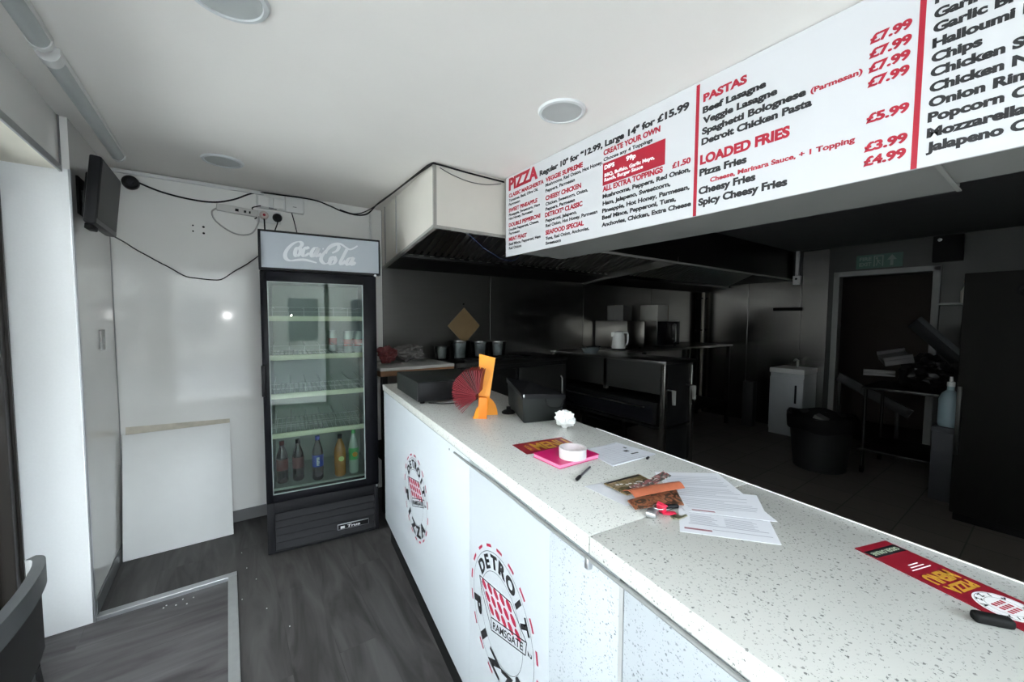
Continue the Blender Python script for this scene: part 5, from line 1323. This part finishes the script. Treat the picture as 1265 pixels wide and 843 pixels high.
def pipes():
    for x, m, lb in ((5.98, M_BLACKM, 'dark thick vertical pipe beside the bright thin one in the kitchen corner'), (6.12, mat('pipe_bright', (0.40, 0.36, 0.30), 0.4, 0.4), 'bright vertical pipe in the far kitchen corner')):
        p = empty('pipe', (x, BACK-0.05, 0.0), 0, lb, 'pipe')
        MB().cyl((0, 0, 0), (0, 0, 1.90), 0.022 if x > 6 else 0.04, seg=16).build('tube', m, p)
        c = MB()
        for z in (1.3, 1.8): c.box(-0.05, 0.05, -0.01, 0.045, z, z+0.02, 0.002)
        c.build('clamp', M_STEELD, p)
pipes()

# right-hand wall
tag(MB().box(FAR-0.022, FAR-0.0045, 2.06, 2.41, 1.60, 1.645, 0.003).build('knife_rack', M_BLACKM), 'black magnetic knife bar on the steel wall above the white basin cabinet', 'knife bar')
t = empty('cable_trunking', (FAR-0.03, 2.135, 2.0), 0, 'white vertical trunking ending in a switch box above the knife bar', 'trunking')
MB().box(-0.018, 0.025, -0.018, 0.018, 0.06, CEIL-2.0, 0.002).build('duct', mat('trunking_grey_white', (0.45, 0.45, 0.44), 0.5), t)
MB().box(-0.03, 0.025, -0.045, 0.04, -0.055, 0.06, 0.004).build('switch_box', mat('trunking_grey_white', (0.45, 0.45, 0.44), 0.5), t)
MB().cyl((-0.036, 0, 0.02), (-0.029, 0, 0.02), 0.014, seg=16).build('knob', M_BLACK, t)
def basin():
    b = empty('basin_cabinet', (5.98, 2.06, 0), 0, 'white basin cabinet with a black door handle against the far kitchen wall', 'cabinet')
    x0, x1, y0, y1 = -0.225, 0.212, -0.19, 0.19
    wm = mat('cabinet_white', (0.44, 0.46, 0.47), 0.35)
    MB().box(x0+0.02, x1, y0+0.003, y1-0.003, 0.0, 0.80, 0.002).build('carcass', wm, b)
    MB().box(x0, x0+0.018, y0+0.004, y1-0.004, 0.07, 0.745, 0.002).build('door', wm, b)
    MB().box(x0-0.012, x0, y0+0.07, y0+0.092, 0.43, 0.66, 0.003).build('handle', M_BLACK, b)
    s = MB().box(x0-0.004, x1, y0-0.004, y1+0.004, 0.80, 0.86, 0.006); s.build('basin_top', M_WHITE, b)
    t = MB().cyl((0.12, 0, 0.86), (0.12, 0, 0.95), 0.016, seg=16).tube([(0.12, 0, 0.94), (0.06, 0, 0.965), (0.0, 0, 0.945)], 0.011, 10, smooth_n=4); t.build('tap', M_STEELB, b)
basin()
crate = tag(MB().box(-0.06, 0.06, -0.07, 0.07, 0, 0.62, 0.004).build('narrow_bin', mat('bin_grey', (0.05, 0.05, 0.05), 0.6), None, True, (5.9, 2.55, 0), 0), 'narrow grey bin beside the white basin cabinet', 'bin')
def exit_sign():
    s = empty('fire_exit_sign', (FAR-0.001, 1.33, 2.165), 0, 'dim green fire exit sign with an up arrow above the doorway', 'exit sign')
    x = -0.004
    MB().box(x, 0, -0.205, 0.205, -0.075, 0.085, 0.001).build('panel', mat('exit_green', (0.018, 0.075, 0.05), 0.5), s, False)
    t = MB(); right = Vector((0, -1, 0)); up = Vector((0, 0, 1))
    put_text(t, 'FIRE', (x-0.001, 0.175, 0.018), right, up, 0.042, 0.11, 0.03); put_text(t, 'EXIT', (x-0.001, 0.175, -0.045), right, up, 0.042, 0.11, 0.03)
    X = x-0.001
    def P(pts): t.face([(X, a, b) for a, b in pts])
    P([(-0.10, -0.055), (-0.125, -0.055), (-0.125, 0.02), (-0.10, 0.02)]); P([(-0.07, 0.01), (-0.1125, 0.068), (-0.155, 0.01)])
    # running figure and door opening
    P([(0.045, -0.055), (0.035, -0.055), (0.035, 0.068), (0.045, 0.068)]); P([(0.045, 0.068), (0.045, 0.058), (-0.04, 0.058), (-0.04, 0.068)]); P([(-0.03, -0.055), (-0.04, -0.055), (-0.04, 0.068), (-0.03, 0.068)])
    P([(0.018+0.011*math.cos(a), 0.038+0.011*math.sin(a)) for a in [2*PI*k/12 for k in range(12)]])
    P([(0.020, 0.022), (0.008, 0.026), (-0.004, -0.008), (0.010, -0.012)]); P([(0.006, -0.008), (-0.006, -0.012), (-0.020, -0.03), (-0.012, -0.034)]); P([(0.008, -0.010), (0.016, -0.048), (0.026, -0.046), (0.014, -0.008)]); P([(0.014, 0.018), (-0.016, 0.012), (-0.016, 0.004), (0.012, 0.008)])
    t.build('white_symbols', mat('exit_symbol', (0.15, 0.19, 0.17), 0.5), s, False)
exit_sign()
e = empty('emergency_lamp', (FAR-0.001, 0.79, 2.30), 0, 'black emergency lamp box beside the exit sign under the kitchen ceiling', 'lamp')
MB().box(-0.06, 0, -0.12, 0.10, -0.20, 0.07, 0.006).build('housing', M_BLACKM, e)
MB().sphere((-0.062, 0.05, 0.03), 0.018, sub=2).build('lens', M_WHITE, e)
def shelf_b():
    s = empty('wall_shelf', (FAR, 0.60, 1.64), 0, 'narrow grey wall shelf between doorway and tall black freezer', 'shelf')
    MB().box(-0.20, 0, -0.2, 0.2, 0, 0.02, 0.002).build('board', mat('shelf_grey', (0.35, 0.35, 0.34), 0.5), s)
    MB().prism([(0, 0), (-0.16, 0), (0, -0.14)], -0.01, 0.01, Matrix(((1, 0, 0, 0), (0, 0, 1, 0), (0, 1, 0, 0), (0, 0, 0, 1)))).build('bracket', M_STEELD, s)
    b = empty('sauce_bottle', (FAR-0.10, 0.63, 1.6605), 0, 'slim pale bottle standing on the narrow wall shelf', 'bottle')
    MB().lathe([(0, 0), (0.035, 0), (0.036, 0.12), (0.014, 0.17), (0.014, 0.2), (0, 0.2)], 20).build('bottle_body', mat('bottle_ochre', (0.42, 0.40, 0.34), 0.4), b)
    MB().cyl((0, 0, 0.2), (0, 0, 0.225), 0.016, seg=16).build('cap', M_BRASS, b)
shelf_b()

def bin_():
    b = empty('rubbish_bin', (4.80, 1.40, 0), 0, 'round black rubbish bin with a bag over its rim, in front of the doorway', 'bin')
    MB().lathe([(0, 0), (0.205, 0), (0.215, 0.01), (0.262, 0.50), (0.275, 0.505), (0.278, 0.53), (0.262, 0.535), (0.25, 0.52), (0.205, 0.03), (0, 0.03)], 40).build('tub', mat('bin_black', (0.014, 0.015, 0.015), 0.5), b)
    m = MB().lathe([(0.272, 0.40), (0.283, 0.42), (0.290, 0.52), (0.275, 0.545), (0.255, 0.535), (0.22, 0.44), (0.1, 0.40), (0, 0.39)], 40)
    for v in m.bm.verts:
        a = math.atan2(v.co.y, v.co.x); k = 1+0.02*math.sin(a*9)*(1 if v.co.z > 0.41 else 0.5); v.co.x *= k; v.co.y *= k; v.co.z += 0.012*math.sin(a*5)
    m.build('bin_liner', M_BLACKM, b)
    MB().box(-0.10, 0.02, -0.05, 0.05, 0, 0.05, 0.004, Matrix.Translation((-0.06, -0.02, 0.49)) @ Matrix.Rotation(0.4, 4, 'X')).build('litter', mat('litter_grey', (0.14, 0.14, 0.13), 0.8), b)
bin_()
def freezer():
    f = empty('tall_freezer', (4.33, 0.0, 0), 0, 'tall black freezer cabinet with a round grommet, beside the grey crate', 'freezer')
    MB().box(0, 0.75, -0.50, 0.457, 0.06, 1.82, 0.006).build('cabinet', mat('freezer_black', (0.012, 0.0115, 0.010), 0.6, bump=0.1, spec=0.1), f)
    MB().box(0.03, 0.72, -0.47, 0.44, 0, 0.06).build('plinth', M_BLACKM, f)
    Mx = Matrix.Translation((0, 0.175, 1.685)) @ Matrix.Rotation(-PI/2, 4, 'Y')
    MB().lathe([(0.022, 0), (0.045, 0), (0.046, 0.008), (0.036, 0.012), (0.022, 0.008), (0.022, 0)], 28, M=Mx).build('round_grommet', M_BLACKM, f)
    MB().box(-0.02, 0, 0.43, 0.455, 0.5, 1.0, 0.003).build('edge_guard', M_STEELD, f)
freezer()
def clutter():
    t = empty('serving_trolley', (5.25, 0.86, 0), 0, 'dark trolley heaped with boxes in front of the doorway', 'trolley')
    MB().box(-0.30, 0.38, -0.32, 0.28, 0.82, 0.845, 0.003).build('top_tray', M_STEELD, t)
    MB().box(-0.30, 0.38, -0.32, 0.28, 0.22, 0.245, 0.003).build('lower_tray', M_STEELD, t)
    for x in (-0.27, 0.35):
        for y in (-0.29, 0.25): MB().cyl((x, y, 0.05), (x, y, 0.82), 0.014, seg=12).build('leg', M_STEELD, t); MB().cyl((x, y-0.012, 0.035), (x, y+0.012, 0.035), 0.035, seg=20).build('castor', M_BLACKM, t)
    crumple('refuse_sack', (5.15, 0.74, 0.8455), 0.19, mat('sack_black', (0.012, 0.012, 0.012), 0.35), 'black refuse sack slumped on the trolley', 'sack', 2.2, (1, 1, 0.8))
    g1 = mat('box_grey_card', (0.05, 0.054, 0.055), 0.7); 
    def flat(name, loc, rx, ry, rz, sx, sy, th, m, label, cat):
        o = empty(name, loc, 0, label, cat); o.rotation_euler = (rx, ry, rz)
        MB().box(-sx/2, sx/2, -sy/2, sy/2, 0, th, 0.003).build('panel', m, o)
        MB().box(-sx/2, -sx/2+0.02, -sy/2, sy/2, th, th+0.03, 0.002).build('folded_edge', m, o); MB().box(sx/2-0.02, sx/2, -sy/2, sy/2, th, th+0.03, 0.002).build('folded_edge', m, o)
    flat('pizza_box_lid', (5.30, 0.72, 1.28), math.radians(50), math.radians(10), 0.3, 0.40, 0.46, 0.01, g1, 'grey box lid tilted steeply on the heap', 'box lid')
    flat('open_carton', (5.08, 0.93, 1.10), math.radians(-14), math.radians(-10), 0.4, 0.26, 0.20, 0.05, mat('box_pale_card', (0.11, 0.105, 0.105), 0.7), 'small pale open carton lying on the heap', 'carton')
    flat('foil_tray', (5.02, 1.03, 0.95), 0.0, 0.1, 0.2, 0.16, 0.22, 0.03, mat('foil_dull', (0.09, 0.085, 0.085), 0.5, 0.3), 'dull flat foil tray on the trolley, nearest the round bin', 'tray')
    s = empty('sloping_board', (5.0, 1.30, 0.0), 0.0, 'dark board sloping down behind the rubbish bin', 'board')
    MB().box(-0.012, 0.012, -0.35, 0.35, 0, 0.10, 0.003, Matrix.Translation((0.75, -0.05, 0.62)) @ Matrix.Rotation(math.radians(28), 4, 'X')).build('board_face', mat('board_dark_grey', (0.03, 0.03, 0.03), 0.6), s)
    MB().box(0.735, 0.765, 0.20, 0.23, 0, 0.76).build('support', M_STEELD, s); MB().box(0.735, 0.765, -0.30, -0.27, 0, 0.50).build('support', M_STEELD, s)
    c = empty('storage_crate', (4.81, 0.545, 0), 0, 'grey storage crate standing beside the tall freezer', 'crate')
    MB().box(-0.10, 0.10, -0.065, 0.075, 0, 0.60, 0.006).build('crate_body', mat('crate_grey', (0.05, 0.052, 0.06), 0.6), c)
    MB().box(-0.106, 0.106, -0.07, 0.081, 0.57, 0.612, 0.004).build('rim', mat('crate_grey', (0.05, 0.052, 0.06), 0.6), c)
    b = empty('cleaner_bottle', (4.80, 0.540, 0.6125), 0, 'white and pale blue plastic bottle on the crate beside the black freezer', 'bottle')
    MB().lathe([(0, 0), (0.06, 0), (0.066, 0.02), (0.066, 0.22), (0.05, 0.27), (0.022, 0.30), (0.022, 0.33), (0, 0.33)], 24).build('bottle_body', mat('bottle_pale_blue', (0.30, 0.40, 0.44), 0.4), b)
    MB().lathe([(0, 0.33), (0.024, 0.33), (0.024, 0.365), (0.012, 0.37), (0.010, 0.41), (0, 0.41)], 20).build('pump_cap', M_WHITE, b)
clutter()
